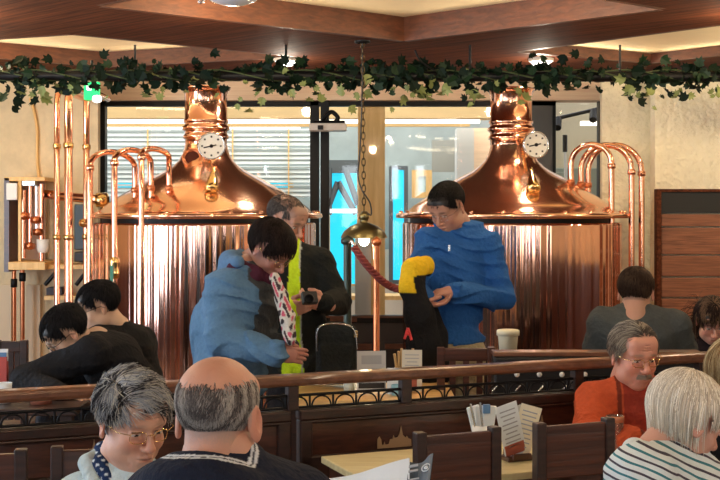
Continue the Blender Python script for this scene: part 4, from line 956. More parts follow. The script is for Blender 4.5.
# ---------------------------------------------------------------- furniture beyond the rail
def far_table(x0, x1, y0, y1, label, m=TABLEY, z=.75):
    d1 = (ZC - z) * F / (y0 - HOR); d0 = (ZC - z) * F / (y1 - HOR); a = (x0 - 360) * (d0 + d1) / 2 / F; b = (x1 - 360) * (d0 + d1) / 2 / F
    t = thing('pub_table', label, 'table', ((a + b) / 2, (d0 + d1) / 2, 0)); MB().box(((a + b) / 2, (d0 + d1) / 2, z - .015), (b - a, d1 - d0, .03)).build('tabletop', m, t, .004)
    for q in (0, 1):
        for r in (0, 1): MB().box((a + .05 + q * (b - a - .1), d0 + .05 + r * (d1 - d0 - .1), (z - .03) / 2), (.05, .05, z - .03)).build('leg', DARKW, t)
    return t
far_table(289, 452, 382.5, 400, 'yellow pine table behind the hand rail with menus and cutlery on it')
far_table(-70, 92, 388, 409, 'dark wooden table of the two dark-haired diners', DARKW)
far_table(565, 760, 362, 372, 'dark wooden table between the grey-shirted man and the woman looking down', DARKW)
# black box seat with studs behind the right part of the rail
t = thing('leather_bench', 'black studded leather bench seen through the gap under the hand rail', 'bench', (P(600, 380, 5.35)[0], 5.35, 0))
x0, x1 = P(492, 0, 5.3)[0], P(700, 0, 5.3)[0]
MB().box(((x0 + x1) / 2 + .0, 5.30, .70), (x1 - x0, .09, .50)).build('backrest', mat('black_leather', (.014, .013, .013), .35), t, .015)
MB().box(((x0 + x1) / 2, 5.30, .957), (x1 - x0, .10, .02)).build('top_edge', RAILW, t, .004); MB().box(((x0 + x1) / 2, 5.53, .40), (x1 - x0, .42, .10)).build('seat', mat('black_leather'), t, .02)
MB().box(((x0 + x1) / 2, 5.45, .175), (x1 - x0 - .1, .3, .35)).build('plinth', DARKW, t)
for x in (517, 539.5, 562, 585): MB().lathe([(.012, 0), (.010, .005), (.001, .007)], P(x, 374.5, 5.254), 12, np.array(((1., 0, 0), (0, 0, -1.), (0, 1., 0)))).build('stud', WHITEP, t)
for x in (495, 518, 541, 564): MB().tube([P(x - 2, 391, 5.25), P(x + 2.5, 385.5, 5.25)], .006, 6).build('seam_button', STEEL, t)
# low dark counter carrying the white bucket
t = thing('side_counter', 'low dark wooden counter in front of the right vessel', 'counter', (P(560, 380, 7.0)[0], 7.0, 0))
x0, x1 = P(470, 0, 7.0)[0], P(552, 0, 7.0)[0]
MB().box(((x0 + x1) / 2, 7.0, .725), (x1 - x0, .40, .03)).build('top', DARKW, t, .004); MB().box(((x0 + x1) / 2, 7.0, .355), (x1 - x0 - .04, .36, .71)).build('cabinet_body', DARKW, t)
bp = P(508, 360, 6.92); bp[2] = .742
t = thing('bucket', 'white plastic bucket with lid on the low dark counter', 'bucket', tuple(bp))
MB().lathe([(.001, .0), (.048, .0), (.058, .13)], bp, 32).build('tub', mat('bucket_white', (.82, .80, .62), .4), t); MB().lathe([(.056, .125), (.066, .127), (.066, .155), (.058, .16), (.001, .158)], bp, 32).build('lid', mat('bucket_white'), t)
# slatted chairs beyond the rail
def slat_chair(x, d, wpx, ytop, label, m=REDW, seat=True):
    p = P(x, 400, d); w_ = wpx * d / F; h = P(0, ytop, d)[2]; t = thing('slatted_chair', label, 'chair', (p[0], d, 0)); X, Y = p[0], p[1]
    for q in (-1, 1): MB().box((X + q * (w_ / 2 - .018), Y, h / 2), (.036, .035, h)).build('back_post', m, t, .004)
    MB().box((X, Y, h - .035), (w_ - .07, .022, .06)).build('top_rail', m, t, .006); MB().box((X, Y, .52), (w_ - .07, .02, .04)).build('lower_rail', m, t)
    n = 3
    for i in range(n): MB().box((X + (i - 1) * (w_ - .07) / 3.2, Y, (h + .48) / 2), (.028, .015, h - .50)).build('slat', m, t)
    MB().box((X, Y + .19, .45), (w_ + .02, .38, .03)).build('seat', m, t, .008)
    for q in (-1, 1): MB().box((X + q * (w_ / 2 - .02), Y + .35, .217), (.034, .034, .434)).build('leg', m, t)
    return t
slat_chair(466, 5.62, 58, 347, 'brown slatted chair in front of the man in the blue hoodie')
slat_chair(11, 6.3, 34, 340, 'dark chair with open back behind the left diners table', DARKW)
# card stand on the left diners' table
t = thing('table_card', 'small white card in a red holder at the far left table', 'card', tuple(P(2, 392, 5.5) * A(1, 1, 0) + A(0, 0, .75)))
MB().box(P(2, 374, 5.5), (.05, .03, .16)).build('holder', mat('card_red', (.45, .07, .06), .5), t); MB().box(P(2, 355, 5.5), (.055, .008, .055)).build('card', PAPER, t); MB().box(P(3, 355, 5.49), (.03, .006, .022)).build('print', PRINTB, t)
def on_table(x, y, d, z=.75): p = P(x, y, d); p[2] = z; return p
c = on_table(4, 396, 5.2); tag(MB().lathe([(.001, .003), (.028, .003), (.034, .09), (.031, .09), (.026, .01)], c, 20).build('cup', PAPER, base=tuple(c)), 'pale cup on the table of the two dark-haired diners', 'cup')
c = on_table(18, 400, 5.35); tag(MB().lathe([(.001, .004), (.05, .004), (.085, .014), (.085, .018), (.05, .008), (.001, .008)], c, 28).build('plate', mat('plate_cream', (.80, .74, .58), .35), base=tuple(c)), 'cream plate on the table of the two dark-haired diners', 'plate')
c = on_table(41, 398, 5.2); tag(MB().lathe([(.001, 0), (.045, 0), (.05, .02), (.048, .05), (.04, .055), (.001, .056)], c, 20).build('bread_basket', mat('terracotta', (.30, .10, .06), .6), base=tuple(c)), 'reddish brown round pot on the table of the two dark-haired diners', 'pot')
# things on the pine table
def far_leaf(x0, x1, y0, y1, d, yaw, label, m, pr, roll=0):
    c = P((x0 + x1) / 2, (y0 + y1) / 2, d); h_ = (y1 - y0) * d / F; leaflet(c, (x1 - x0) * d / F, h_, yaw, -.05, roll, label, m, pr, 'table_menu', 'menus on the pine table')
far_leaf(357, 386, 351, 391, 5.5, .1, 'grey printed menu standing left of the wooden cutlery on the pine table', mat('menu_grey', (.50, .52, .52), .6), [(0, .28, .7, .22, PRINTG)] + lines(5, PRINTG, top=.05) + [(0, -.36, .9, .14, BLACKP)])
far_leaf(387, 400, 368, 394, 5.46, .0, 'small pale blue menu standing below the wooden cutlery on the pine table', PAPER, lines(4, PRINTG))
far_leaf(402, 422, 350, 391, 5.52, -.1, 'cream printed menu standing right of the wooden cutlery on the pine table', mat('menu_cream', (.62, .60, .52), .6), lines(6, PRINTG) + [(.05, -.3, .4, .3, PRINTR)])
c = on_table(403, 392, 5.55)
t = thing('cutlery_holder', 'dark holder full of wooden handled cutlery on the pine table', 'holder', tuple(c))
MB().box(c + A(0, 0, .055), (.085, .05, .11)).build('box', mat('holder_dark', (.10, .05, .035), .5), t, .004)
for i, dx in enumerate((-.036, -.022, -.006, .010, .026, .038)): MB().tube([c + A(dx * .8, 0, .10), c + A(dx * 1.1 + .004 * (i % 2), -.01, .175 + .012 * ((i * 7) % 3))], .0065, 8).build('cutlery_handle', mat('handle_wood', (.55, .36, .16), .5), t)
c = on_table(349, 391, 5.55); tag(MB().lathe([(.001, .003), (.024, .003), (.030, .085), (.027, .085), (.022, .01)], c, 20).build('cup', mat('cup_blue', (.62, .80, .86), .35), base=tuple(c)), 'pale blue cup at the left of the menus on the pine table', 'cup')
c = on_table(397, 397, 5.42); tag(MB().lathe([(.001, .003), (.024, .003), (.027, .05), (.024, .05), (.020, .01)], c, 20).build('cup', mat('cup_teal', (.25, .50, .62), .35), base=tuple(c)), 'small blue tub in front of the menus on the pine table', 'cup')
# black bag
s = SDF(); c = P(336, 351, 5.72); c[2] = .752 + .15
s.bx(c, (.098, .05, .145), rad=.04, k=0).bx(c + A(0, -.045, -.03), (.08, .02, .09), rad=.02, k=.01).rc(c + A(-.03, 0, .14), c + A(.03, 0, .14), .018, .018, k=.01)
V, Fq = s.mesh(.006, folds(.003, 4)); bag = npmesh('shoulder_bag', V, Fq, np.tile((.02, .024, .024), (len(V), 1)), CLOTH, None, tuple(c - A(0, 0, .15))); tag(bag, 'black zipped bag with metal trim standing on the pine table', 'bag')
MB().tube(smooth_path([c + A(-.09, -.045, .02), c + A(-.085, -.045, .12), c + A(-.04, -.048, .148), c + A(.05, -.048, .145), c + A(.09, -.045, .11), c + A(.10, -.045, .03)]), .004, 6).build('zip', STEEL, bag)
MB().box(c + A(.095, -.03, .10), (.02, .03, .03)).build('buckle', BRASS, bag, .004)

# ---------------------------------------------------------------- the people
BLK = (.012, .012, .014)
# man in the blue hoodie
d = 6.2
J = standing(P(452, 352, d), P(456, 232, d), P(430, 243, d - .05), P(486, 246, d + .03), P(416, 284, d - .08), P(424, 302, d - .30), P(501, 298, d - .02), P(455, 291, d - .26), (-.5, -.85, 0))
def hoodie(s, nk, TM): s.rc(nk + A(-.07, .03, .015), nk + A(.09, .05, .012), .045, .05, k=.04); s.rc(nk + A(.08, .04, -.01), nk + A(.10, .06, -.07), .05, .03, k=.04)
def c_blue(V, J, TM):
    C = np.tile((.028, .12, .37), (len(V), 1)); return C
def c_extra(body, hw, J, TM, hs, M):
    z0 = P(0, 0, 6)[2]; tp = P(462, 285, 5.98)
    MB().box(P(449, 248, 6.02), (.010, .012, .03)).build('zip_pull', STEEL, body)
hC = [hand_sdf(P(423, 303, 5.9), (.9, -.15, -.1), (.1, .0, 1), 1, .55, .92), hand_sdf(P(453, 291, 5.94), (-.95, -.25, -.05), (-.1, .3, -1), 1, .75, .92)]
manC = person('young man in a blue hoodie looking down at his hands, jacket over one arm', J, dict(c=P(447, 207, d - .06), yaw=-38, pitch=34, roll=0, sc=1.04, hair=(.02, .016, .014), scalp='short', stubble=.1, open=.0025),
    top=c_blue, hands=hC, hair=dict(kind='short', len=.011, cap=.008, shell=1, lift=.25, messy=.15, cols=[(.012, .010, .009), (.02, .016, .014)], w=.0022), hair_n=2400, skin=(.50, .26, .18),
    trouser=(.42, .36, .22), cut=P(450, 344, d)[2], fold=.015, top_t=.022, w_=1.0, seed=3, glasses=dict(r=.0009, mat=STEEL), hood=hoodie, top_name='hoodie', extra=c_extra, body_vox=.008)
s = SDF(); dj = 5.86
s.ch([P(409, 288, dj), P(414, 270, dj + .03), P(424, 266, dj + .08)], [.045, .055, .05], k=.03).ch([P(412, 285, dj), P(419, 315, dj), P(424, 345, dj + .02), P(428, 372, dj + .03)], [.055, .072, .078, .080], k=.04).ch([P(428, 300, dj + .1), P(437, 335, dj + .06), P(441, 372, dj + .05)], [.03, .05, .055], k=.02)
V, Fq = s.mesh(.006, folds(.007, 8, dirn=(1, 0, .2)))
px = 360 + V[:, 0] * F / V[:, 1]; py = HOR - (V[:, 2] - ZC) * F / V[:, 1]
c1 = np.tile((.012, .012, .013), (len(V), 1)); ye = (py < 293) & (((px < 413 + (276 - py) * -.2) & (py < 293)) | (py < 276 - (px - 417) * .15)); c1[ye] = (.80, .52, .02)
jk = npmesh('draped_jacket', V, Fq, c1, CLOTH, None, tuple(P(424, 372, dj))); tag(jk, 'black jacket with yellow shoulder draped over the arm of the man in blue', 'jacket')
em = MB(); e0 = P(404.5, 339, 5.70); sc_e = 5.7 / F
for (a, b) in (((0, 0), (3.5, 11)), ((3.5, 11), (7, -1)), ((1.5, 5), (6, 5))): em.tube([e0 + A(a[0] * sc_e, 0, a[1] * sc_e), e0 + A(b[0] * sc_e, 0, b[1] * sc_e)], .0065, 6)
em.build('red_mark', mat('red_mark', (.75, .05, .05), .5), jk)
# man with camera and yellow vest
d = 6.1
J = standing(P(300, 372, d), P(284, 246, d), P(258, 262, d - .05), P(318, 262, d + .02), P(262, 310, d - .18), P(289, 309, d - .34), P(337, 302, d - .06), P(325, 303, d - .32), (.45, -.9, 0))
def c_vest(V, J, TM):
    C = np.tile((.016, .018, .017), (len(V), 1)); z = V[:, 2]; zt, zb = P(0, 252, d)[2], P(0, 370, d)[2]; t_ = np.clip((zt - z) / (zt - zb), 0, 1)
    xc = P(296, 0, d)[0] - .01 * t_; hw_ = .030 + .040 * np.clip(t_ - .35, 0, 1); m = (np.abs(V[:, 0] - xc) < hw_) & (V[:, 1] < d + .02); C[m] = (.62, .88, .03)
    m2 = m & (np.abs(V[:, 0] - xc - .028 - .02 * t_) < .006); C[m2] = (.45, .5, .45); return C
hB = [hand_sdf(P(288, 311, d - .34), (.85, -.2, .25), (.4, .5, .3), 1, .7, .95), hand_sdf(P(325, 305, d - .32), (-.85, -.25, .2), (-.3, .5, .4), -1, .7, .95)]
person('older man in a dark jacket over a yellow vest holding a camera', J, dict(c=P(286, 220, d - .04), yaw=58, pitch=26, sc=1.05, hair=(.11, .09, .08), scalp='short', scalp_k=.9, old=1, stubble=.1),
    top=c_vest, hands=hB, hair=dict(kind='short', len=.014, lift=.4, cap=.002, cols=[(.11, .09, .08), (.19, .17, .16), (.06, .05, .045)], w=.0018), hair_n=2200, skin=(.56, .30, .21), top_t=.022, fold=.007, seed=11, top_name='jacket', body_vox=.008)
c = P(309.5, 298, d - .42); t = thing('camera', 'small black camera held in both hands of the man with the yellow vest', 'camera', tuple(c))
Mc = Matrix.Rotation(.35, 3, 'Z') @ Matrix.Rotation(-.5, 3, 'X'); MB().box(c, (.075, .03, .06), M=Mc).build('camera_body', BLACKP, t, .005)
MB().lathe([(.022, 0), (.022, .03), (.018, .032), (.016, .02), (.001, .02)], c + A(0, -.012, 0), 20, frame_of((0, 0, 1), (0, -1, 0))).build('lens', BLACKM, t)
# person in the blue jacket, in front of him
d = 5.4
J = standing(P(228, 385, d), P(246, 272, d), P(226, 288, d - .1), P(262, 290, d + .12), P(222, 338, d - .16), P(276, 354, d - .26), P(262, 340, d + .1), P(288, 352, d - .02), (.8, -.5, 0))
def c_jacket(V, J, TM):
    C = np.tile((.10, .20, .33), (len(V), 1)); f = TM[:, 1]; c0 = (A(*J['neck']) + A(*J['pel'])) / 2; q = (V - c0); fr = q @ f; sd = q @ TM[:, 0]; xx = V[:, 0]
    fx_ = P(255, 0, d)[0]; m = (xx > fx_ - .02) & (V[:, 2] > P(0, 345, d)[2]) & (V[:, 1] > d - .12); C[m] = (.05, .055, .06); return C
def scarfA(body, hw, J, TM, hs, M):
    nk = A(*J['neck']); s = SDF().ch([nk + A(-.06, .02, .01), nk + A(-.03, -.05, .015), nk + A(.04, -.06, -.01), nk + A(.085, -.01, -.035), nk + A(.10, .02, -.06)], [.045, .045, .042, .04, .03], k=.02).rc(nk + A(-.05, .04, .0), nk + A(.05, .06, 0), .04, .04, k=.03)
    V, Fq = s.mesh(.006, folds(.005, 31)); npmesh('neck_scarf', V, Fq, np.tile((.07, .018, .035), (len(V), 1)), CLOTH, body)
    s = SDF().ch([P(275, 277, 5.28), P(281, 296, 5.22), P(287, 318, 5.18), P(290, 340, 5.14)], [.022, .030, .034, .028], k=.02)
    V, Fq = s.mesh(.005, folds(.006, 32)); g_ = np.sin(V[:, 2] * 110 + np.sin(V[:, 0] * 120) * 2) + .8 * np.sin(V[:, 0] * 190 + V[:, 2] * 70); C = np.tile((.62, .60, .55), (len(V), 1)); C[g_ > .6] = (.05, .04, .045); C[g_ < -.9] = (.55, .10, .16)
    npmesh('patterned_scarf', V, Fq, C, CLOTH, body)
    s = SDF().ch([P(238, 262, 5.30), P(231, 262, 5.42), P(240, 256, 5.54)], [.030, .042, .035], k=.04).rc(P(222, 288, 5.42), P(234, 264, 5.42), .065, .045, k=.05); V, Fq = s.mesh(.007, folds(.006, 33)); npmesh('hood', V, Fq, np.tile((.10, .19, .32), (len(V), 1)), CLOTH, body)
hA = [hand_sdf(P(277, 353, d - .26), (.9, .1, -.12), (.1, .9, -.2), 1, .55, .95), hand_sdf(P(286, 350, d - .02), (.5, -.7, .1), (-.3, -.5, -.8), -1, .5, .9)]
person('person in a light blue jacket and dark red scarf bending over beside the vest man', J, dict(c=P(270, 249, d), yaw=60, pitch=42, sc=1.02, hair=(.02, .012, .010), scalp='short', fem=.5, old=1),
    top=c_jacket, hands=hA, hair=dict(kind='short', len=.030, cap=.020, shell=1, lift=.1, messy=.08, rand=.05, cols=[(.014, .009, .008), (.024, .015, .012)], w=.0022), hair_n=2600, skin=(.42, .20, .15), top_t=.030, fold=.013, seed=21, top_name='jacket',
    hem=(P(224, 330, d + .02), (.15, .15, .22)), glasses=dict(r=.0013, mat=BRASS), extra=scarfA, w_=1.05)
# two diners on the left
BH = [(.010, .009, .010), (.018, .016, .017)]
d = 5.75
J = seated(P(150, 412, d), P(97, 343, d - .05), P(92, 354, d - .22), P(122, 350, d + .12), P(26, 380, d - .25), P(62, 396, d - .42), P(70, 385, d + .1), P(40, 394, d - .1), (-.9, -.3, 0))
hD = [hand_sdf(P(60, 396, d - .42), (.8, -.2, .1), (0, .3, -1), 1, .4, .9)]
person('dark-haired diner in black bent low over the table with head down', J, dict(c=P(66, 333, d - .12), yaw=-62, pitch=42, sc=1.05, hair=(.02, .018, .018), scalp='short', open=.002), top=BLK, hands=hD,
    hair=dict(kind='short', len=.024, cap=.011, shell=1, lift=.3, messy=.2, cols=BH, w=.0022), hair_n=2200, skin=(.60, .38, .26), top_t=.024, fold=.005, seed=41, glasses=dict(r=.0014), top_name='pullover')
d = 6.15
J = seated(P(142, 408, d), P(118, 330, d), P(98, 342, d - .12), P(140, 342, d + .1), P(88, 375, d - .15), P(62, 384, d - .3), P(128, 380, d), P(90, 388, d - .15), (-.8, -.5, 0))
person('diner in black with glasses sitting upright behind the bent diner', J, dict(c=P(98, 306, d - .05), yaw=-68, pitch=22, sc=1.03, hair=(.02, .018, .018), scalp='short', open=.003), top=BLK,
    hair=dict(kind='short', len=.026, cap=.011, shell=1, lift=.3, messy=.2, cols=BH, w=.0022), hair_n=2200, skin=(.62, .40, .28), top_t=.022, fold=.005, seed=42, glasses=dict(r=.0014), top_name='pullover')
# man in orange at the partition bench
d = 4.55
J = seated(P(630, 462, d + .08), P(634, 392, d + .03), P(596, 402, d), P(672, 400, d + .03), P(590, 440, d - .18), P(632, 440, d - .42), P(690, 440, d - .12), P(650, 446, d - .40), (0, -1, 0))
def c_orange(V, J, TM):
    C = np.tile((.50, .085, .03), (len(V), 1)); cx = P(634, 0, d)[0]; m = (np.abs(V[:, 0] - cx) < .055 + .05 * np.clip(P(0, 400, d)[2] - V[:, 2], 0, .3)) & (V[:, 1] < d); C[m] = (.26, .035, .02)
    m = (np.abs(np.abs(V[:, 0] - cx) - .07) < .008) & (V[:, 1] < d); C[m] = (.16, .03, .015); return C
def ex_orange(body, hw, J, TM, hs, M):
    s = SDF(); pts = [hw(p) for p in ((-.052, -.02, -.150), (-.045, .035, -.152), (-.018, .065, -.175))]; s.ch(pts, [.018, .018, .012], k=.01); pts = [hw(p) for p in ((.052, -.02, -.150), (.045, .035, -.152), (.018, .065, -.175))]; s.ch(pts, [.018, .018, .012], k=.01)
    s.rc(hw((-.05, -.03, -.14)), hw((.05, -.03, -.14)), .02, .02, k=.01); V, Fq = s.mesh(.005); npmesh('collar', V, Fq, np.tile((.20, .045, .02), (len(V), 1)), CLOTH, body)
    g = np.random.default_rng(5); mb = MB()
    for i in range(420):
        u = g.uniform(-.026, .026); a = A(u, .1005 - abs(u) * .45, -.053 + g.uniform(-.004, .003)); b = a + A(u * .25 + g.normal(0, .002), .001, -.012); c_ = hw((a + b) / 2 + A(0, .002, 0)); mb.tube([hw(a), c_, hw(b)], [.0011, .0011, .0005], 3, cap=False)
    mb.build('moustache', mat('moustache_grey', (.24, .18, .13), .6), body)
hO = [hand_sdf(P(632, 441, d - .42), (.8, -.5, 0), (0, 0, -1), 1, .4, .95), hand_sdf(P(650, 447, d - .40), (-.7, -.6, 0), (0, 0, -1), -1, .4, .95)]
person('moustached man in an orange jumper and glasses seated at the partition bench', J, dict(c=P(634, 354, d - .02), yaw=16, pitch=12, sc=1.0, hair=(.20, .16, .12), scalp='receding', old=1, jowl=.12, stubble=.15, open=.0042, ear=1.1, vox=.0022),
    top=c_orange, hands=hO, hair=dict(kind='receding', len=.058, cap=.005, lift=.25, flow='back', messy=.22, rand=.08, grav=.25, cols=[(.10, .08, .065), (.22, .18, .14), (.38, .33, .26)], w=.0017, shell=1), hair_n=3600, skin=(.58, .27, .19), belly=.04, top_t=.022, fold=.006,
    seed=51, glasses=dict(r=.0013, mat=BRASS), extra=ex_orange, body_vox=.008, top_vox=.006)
# man from behind in grey
d = 6.0
J = seated(P(640, 395, d), P(636, 311, d), P(604, 324, d), P(674, 326, d), P(592, 372, d + .1), P(622, 372, d + .3), P(690, 372, d + .1), P(660, 372, d + .3), (0, 1, 0))
person('man in a grey shirt sitting with his back to the room', J, dict(c=P(636, 292, d + .02), yaw=160, pitch=12, sc=1.05, hair=(.05, .03, .02), scalp='short'), top=(.075, .085, .085),
    hair=dict(kind='short', len=.022, cap=.007, shell=1, lift=.25, messy=.15, cols=[(.045, .027, .018), (.075, .045, .028)], w=.002), hair_n=2400, skin=(.55, .30, .21), top_t=.024, w_=1.12, fold=.006, seed=61, top_name='shirt')
# woman looking down at the right edge
d = 6.75
J = seated(P(722, 380, d), P(722, 340, d + .02), P(694, 350, d), P(752, 350, d), P(684, 374, d - .1), P(704, 374, d - .3), P(762, 374, d - .1), P(738, 374, d - .3), (-.1, -1, 0))
person('dark-haired woman in black looking down at the right edge', J, dict(c=P(712, 320, d - .08), yaw=-4, pitch=30, sc=1.02, hair=(.03, .02, .018), scalp='short', fem=1), top=(.018, .014, .02),
    hair=dict(kind='short', len=.20, cap=.012, shell=1, lift=.05, messy=.1, grav=.7, flow='crown', crown=(0, .02, .12), lenf=lambda p, L_: L_ * np.where(p[:, 1] > .0, .22, 1), cols=[(.022, .013, .011), (.04, .022, .016), (.03, .018, .014), (.16, .10, .06)], w=.0024, seg=9), hair_n=2600, skin=(.68, .37, .28), fold=.005, seed=71)
# blonde woman at the right edge
d = 3.95
J = seated(P(740, 520, d), P(738, 412, d), P(704, 430, d), P(786, 430, d), P(694, 490, d + .05), P(720, 510, d + .3), P(796, 490, d), P(770, 510, d + .3), (.1, 1, 0))
person('blonde person in black at the right edge behind the striped shirt', J, dict(c=P(735, 374, d), yaw=150, pitch=10, sc=.98, hair=(.4, .28, .14), scalp='short', fem=1), top=(.010, .010, .012),
    hair=dict(kind='short', len=.11, cap=.012, shell=1, lift=.12, messy=.2, grav=.5, cols=[(.22, .13, .06), (.42, .29, .14), (.55, .42, .24)], w=.0016, seg=8), hair_n=3600, skin=(.6, .34, .25), fold=.005, seed=81)
# woman in the striped shirt
d = 2.9
STRIPE = mat('striped_cloth', (.7, .75, .76), .85, bump=(140, .3)); nt = STRIPE.node_tree; N = nt.nodes; L = nt.links
tc = N['Texture Coordinate']; dt = N.new('ShaderNodeVectorMath'); dt.operation = 'DOT_PRODUCT'; dt.inputs[1].default_value = (.42, .06, .90); L.new(tc.outputs['Object'], dt.inputs[0])
nz = N.new('ShaderNodeTexNoise'); nz.inputs['Scale'].default_value = 7; L.new(tc.outputs['Object'], nz.inputs[0])
ma = N.new('ShaderNodeMath'); ma.operation = 'MULTIPLY_ADD'; ma.inputs[1].default_value = .018; L.new(nz.outputs[0], ma.inputs[0]); L.new(dt.outputs['Value'], ma.inputs[2])
m1 = N.new('ShaderNodeMath'); m1.operation = 'MULTIPLY'; m1.inputs[1].default_value = 1 / .032; L.new(ma.outputs[0], m1.inputs[0]); m2 = N.new('ShaderNodeMath'); m2.operation = 'FRACT'; L.new(m1.outputs[0], m2.inputs[0])
cr = N.new('ShaderNodeValToRGB'); cr.color_ramp.interpolation = 'CONSTANT'; e = cr.color_ramp.elements; e[0].color = (.72, .80, .82, 1); e[1].position = .33; e[1].color = (.05, .045, .07, 1)
for pos, c_ in ((.49, (.72, .80, .82, 1)), (.83, (.03, .20, .25, 1))): q = e.new(pos); q.color = c_
L.new(m2.outputs[0], cr.inputs[0]); L.new(cr.outputs[0], N['Principled BSDF'].inputs['Base Color'])
J = seated(P(660, 585, d + .02), P(676, 455, d), P(640, 478, d - .16), P(704, 492, d + .16), P(640, 570, d - .12), P(720, 585, d), P(712, 565, d + .14), P(760, 585, d + .1), (.95, .15, 0))
def ex_str(body, hw, J, TM, hs, M):
    pts = [hw((-.045, .045, -.175)), hw((-.062, -.01, -.155)), hw((-.048, -.070, -.142)), hw((0, -.098, -.138)), hw((.048, -.070, -.142)), hw((.062, -.01, -.155)), hw((.045, .045, -.175))]
    s = SDF().ch(pts, [.020, .024, .027, .029, .027, .024, .020], k=.012); V, Fq = s.mesh(.005); npmesh('collar', V, Fq, np.tile((.72, .78, .80), (len(V), 1)), CLOTH, body)
lenf = lambda p, L_: L_ / .11 * np.where((p[:, 1] > -.055) & (p[:, 1] <= -.02) & (p[:, 2] > .06), .07, 1) ** 1.0 * np.where((p[:, 1] > -.055) & (p[:, 1] <= -.02) & (p[:, 2] > .06), 1., np.where(p[:, 1] > -.02, .018 + .36 * np.clip(p[:, 2], 0, .12), .095 + .35 * np.clip(p[:, 2], 0, .12)))
person('white-haired woman in a striped shirt turned away to the right', J, dict(c=P(686, 418, d), yaw=108, pitch=28, sc=.93, hair=(.6, .52, .4), scalp='short', fem=1, old=1, vox=.0023, ear=1.05), top=(.8, .8, .8), mat_top=STRIPE,
    hair=dict(kind='short', len=.110, cap=.010, shell=1, lift=.10, messy=.10, rand=.05, grav=.75, crown=(0, -.03, .12), lenf=lenf, cols=[(.68, .60, .48), (.90, .84, .72), (.95, .92, .84), (.52, .45, .36)], w=.0015, seg=10, clump=110), hair_n=7500, skin=(.60, .32, .23), w_=1.1, top_t=.018, fold=.004,
    seed=91, extra=ex_str, top_vox=.006, top_name='striped_shirt')
# grey-haired woman with glasses
d = 3.1
J = seated(P(128, 600, d + .1), P(128, 488, d + .04), P(82, 505, d + .08), P(172, 505, d - .04), P(70, 570, d), P(110, 590, d - .2), P(182, 570, d - .1), P(160, 590, d - .25), (.35, -.93, 0))
def ex_grey(body, hw, J, TM, hs, M):
    pts = [hw((.055, .02, -.150)), hw((.03, .062, -.160)), hw((-.01, .070, -.165)), hw((-.05, .03, -.150)), hw((-.062, -.03, -.130)), hw((-.03, -.085, -.120)), hw((.03, -.085, -.12)), hw((.062, -.03, -.13)), hw((.055, .02, -.15))]
    s = SDF().ch(pts, [.024] * len(pts), k=.01).ch([hw((.0, .07, -.17)), hw((.01, .085, -.21))], [.028, .03], k=.02); V, Fq = s.mesh(.0045, folds(.005, 7)); q = np.sin(V[:, 0] * 230) * np.sin(V[:, 2] * 230 + V[:, 1] * 90); C = np.tile((.015, .035, .10), (len(V), 1)); C[q > .62] = (.62, .68, .72); npmesh('dotted_scarf', V, Fq, C, CLOTH, body)
    s = SDF().ch([hw((-.05, .045, -.205)), hw((-.085, .0, -.165)), hw((-.08, -.06, -.14)), hw((0, -.10, -.13)), hw((.08, -.06, -.14)), hw((.085, .0, -.165)), hw((.06, .05, -.205))], [.018, .024, .026, .026, .026, .024, .018], k=.01); V, Fq = s.mesh(.006, folds(.004, 9)); npmesh('collar', V, Fq, np.tile((.50, .60, .62), (len(V), 1)), CLOTH, body)
person('grey-haired woman with glasses, pale jacket and dotted navy scarf', J, dict(c=P(133, 420, d), yaw=38, pitch=16, sc=1.0, hair=(.22, .18, .15), brow=.35, scalp='short', fem=.7, old=1, vox=.0021, open=.0035, ear=1.05), top=(.50, .60, .62),
    hair=dict(kind='short', len=.048, cap=.010, shell=1, lift=.34, messy=.45, rand=.18, grav=.0, flow='side', sgn=-1, lenf=lambda p, L_: L_ * np.where((p[:, 1] > .03) & (p[:, 2] < .085), .72, 1) * np.where(p[:, 2] < .04, .6, 1), clump=70, cols=[(.035, .035, .04), (.13, .12, .12), (.42, .41, .40), (.70, .66, .56), (.35, .37, .40)], w=.0013, seg=7, inset=.0), hair_n=8000, skin=(.62, .34, .24), top_t=.026, fold=.005,
    seed=101, glasses=dict(r=.0011, mat=BRASS), extra=ex_grey, top_name='jacket', top_vox=.006)
# balding man from behind
d = 2.42
J = seated(P(235, 690, d), P(226, 462, d - .02), P(162, 506, d - .02), P(300, 508, d + .04), P(130, 620, d + .05), P(220, 600, d + .3), P(330, 600, d + .10), P(365, 549, d + .36), (.1, 1, 0))
MBd = head_frame(166, 8); hwB = lambda p: P(219, 417, d) + MBd @ (A(*p) * 1.04)
def rngB(z, r): return [hwB((math.sin(a) * r, -.042 - math.cos(a) * r, z + .022 * math.cos(a))) for a in np.linspace(0, 2 * math.pi, 29)]
def hood_bald(s, nk, TM): s.ch(rngB(-.092, .066), [.0125] * 29, k=.008).ch(rngB(-.112, .078), [.018] * 29, k=.015).ch(rngB(-.14, .090), [.03] * 29, k=.03)
def c_bald(V, J, TM):
    C = np.tile((.012, .016, .032), (len(V), 1)); p = (V - P(219, 417, d)) @ MBd / 1.04; a_ = np.arctan2(p[:, 0], -(p[:, 1] + .042)); t_ = p[:, 2] - .022 * np.cos(a_); r_ = np.hypot(p[:, 0], p[:, 1] + .042)
    for t0 in (.081, .090): C[(np.abs(r_ - t0) < .0030) & (p[:, 2] > -.15)] = (.62, .66, .70)
    return C
def ex_bald(body, hw, J, TM, hs, M):
    pass
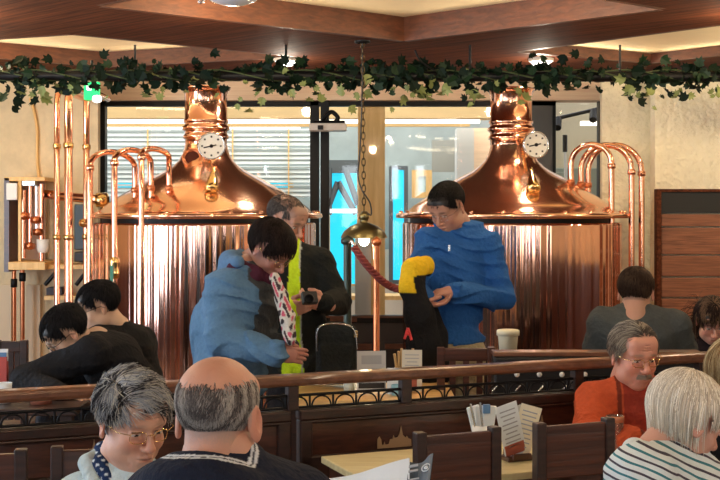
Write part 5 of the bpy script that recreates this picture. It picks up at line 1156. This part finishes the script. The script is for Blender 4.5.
person('balding man in a navy jumper seen from behind', J, dict(c=P(219, 417, d), yaw=166, pitch=8, sc=1.04, hair=(.30, .27, .25), scalp='bald', scalp_k=.45, edge=.004, edge_w=.02, old=1, vox=.0022, jowl=.15, ear=1.15), top=c_bald,
    hair=dict(kind='bald', len=.013, cap=.0, lift=.10, flow='down', messy=.35, rand=.2, grav=.3, edge=.005, cols=[(.10, .085, .08), (.24, .21, .19), (.42, .38, .34)], w=.0010, seg=5, clump=120, inset=-.004), hair_n=7000, skin=(.56, .28, .19), top_t=.02, fold=.004,
    seed=111, w_=1.12, extra=ex_bald, hood=hood_bald, top_vox=.0038, hands=[hand_sdf(P(365, 550, d + .36), (.1, .5, .8), (-.9, .2, .1), 1, .6, 1.0)])
# brochure he is holding
cb = [P(312, 480, 3.0), P(412, 461, 2.88), P(412, 530, 2.72), P(318, 545, 2.85)]
t = thing('brochure', 'open white brochure with a dark printed end, held by the balding man', 'brochure', tuple(P(370, 500, 2.85)))
def quad_sheet(c, th=.002):
    c = [np.array(q) for q in c]; n = nrm(np.cross(c[1] - c[0], c[3] - c[0])); mb = MB(); nn = 10; V = []
    for j in (0, 1):
        for i in range(nn + 1):
            a = i / nn; p = c[0] * (1 - a) + c[1] * a if j == 0 else c[3] * (1 - a) + c[2] * a; V.append(p + n * .012 * math.sin(a * math.pi * 1.5))
    V2 = [v - n * th for v in V]; m_ = nn + 1; Fs = [(i, i + 1, m_ + i + 1, m_ + i) for i in range(nn)]
    mb.add(V + V2, Fs + [tuple(x + 2 * m_ for x in f[::-1]) for f in Fs] + [(i, i + 2 * m_, i + 1 + 2 * m_, i + 1) for i in range(nn)] + [(m_ + i, m_ + i + 1, 3 * m_ + i + 1, 3 * m_ + i) for i in range(nn)], smooth=False); return mb
quad_sheet(cb).build('sheet', PAPER, t)
db = [P(409, 462, 2.87), P(436, 457, 2.83), P(430, 508, 2.70), P(405, 513, 2.74)]
dark = quad_sheet(db).build('dark_end', mat('brochure_dark', (.07, .10, .13), .5), t)
eu = (db[1] - db[0]); ev = (db[3] - db[0]); en = nrm(np.cross(eu, ev)); en = en if en[1] < 0 else -en
for (u, v, w1, h1) in ((.30, .18, .34, .05), (.30, .28, .34, .04), (.34, .45, .4, .03), (.30, .55, .3, .06)):
    c0 = db[0] + eu * u + ev * v + en * .012; MB().add([c0 + eu * a * w1 / 2 + ev * b * h1 / 2 + en * z for z in (0, .002) for a, b in ((-1, -1), (1, -1), (1, 1), (-1, 1))], [(0, 1, 2, 3), (7, 6, 5, 4), (0, 4, 5, 1), (1, 5, 6, 2), (2, 6, 7, 3), (3, 7, 4, 0)]).build('print', PRINTG, t)
c0 = db[0] + eu * .76 + ev * .26 + en * .012; Mx = np.stack((nrm(eu), np.cross(en, nrm(eu)), en), 1)
MB().lathe([(.010, 0), (.012, 0), (.012, .002), (.010, .002)], c0, 20, Mx).lathe([(.001, .002), (.005, .002), (.005, 0)], c0, 12, Mx).build('emblem', PAPER, t)
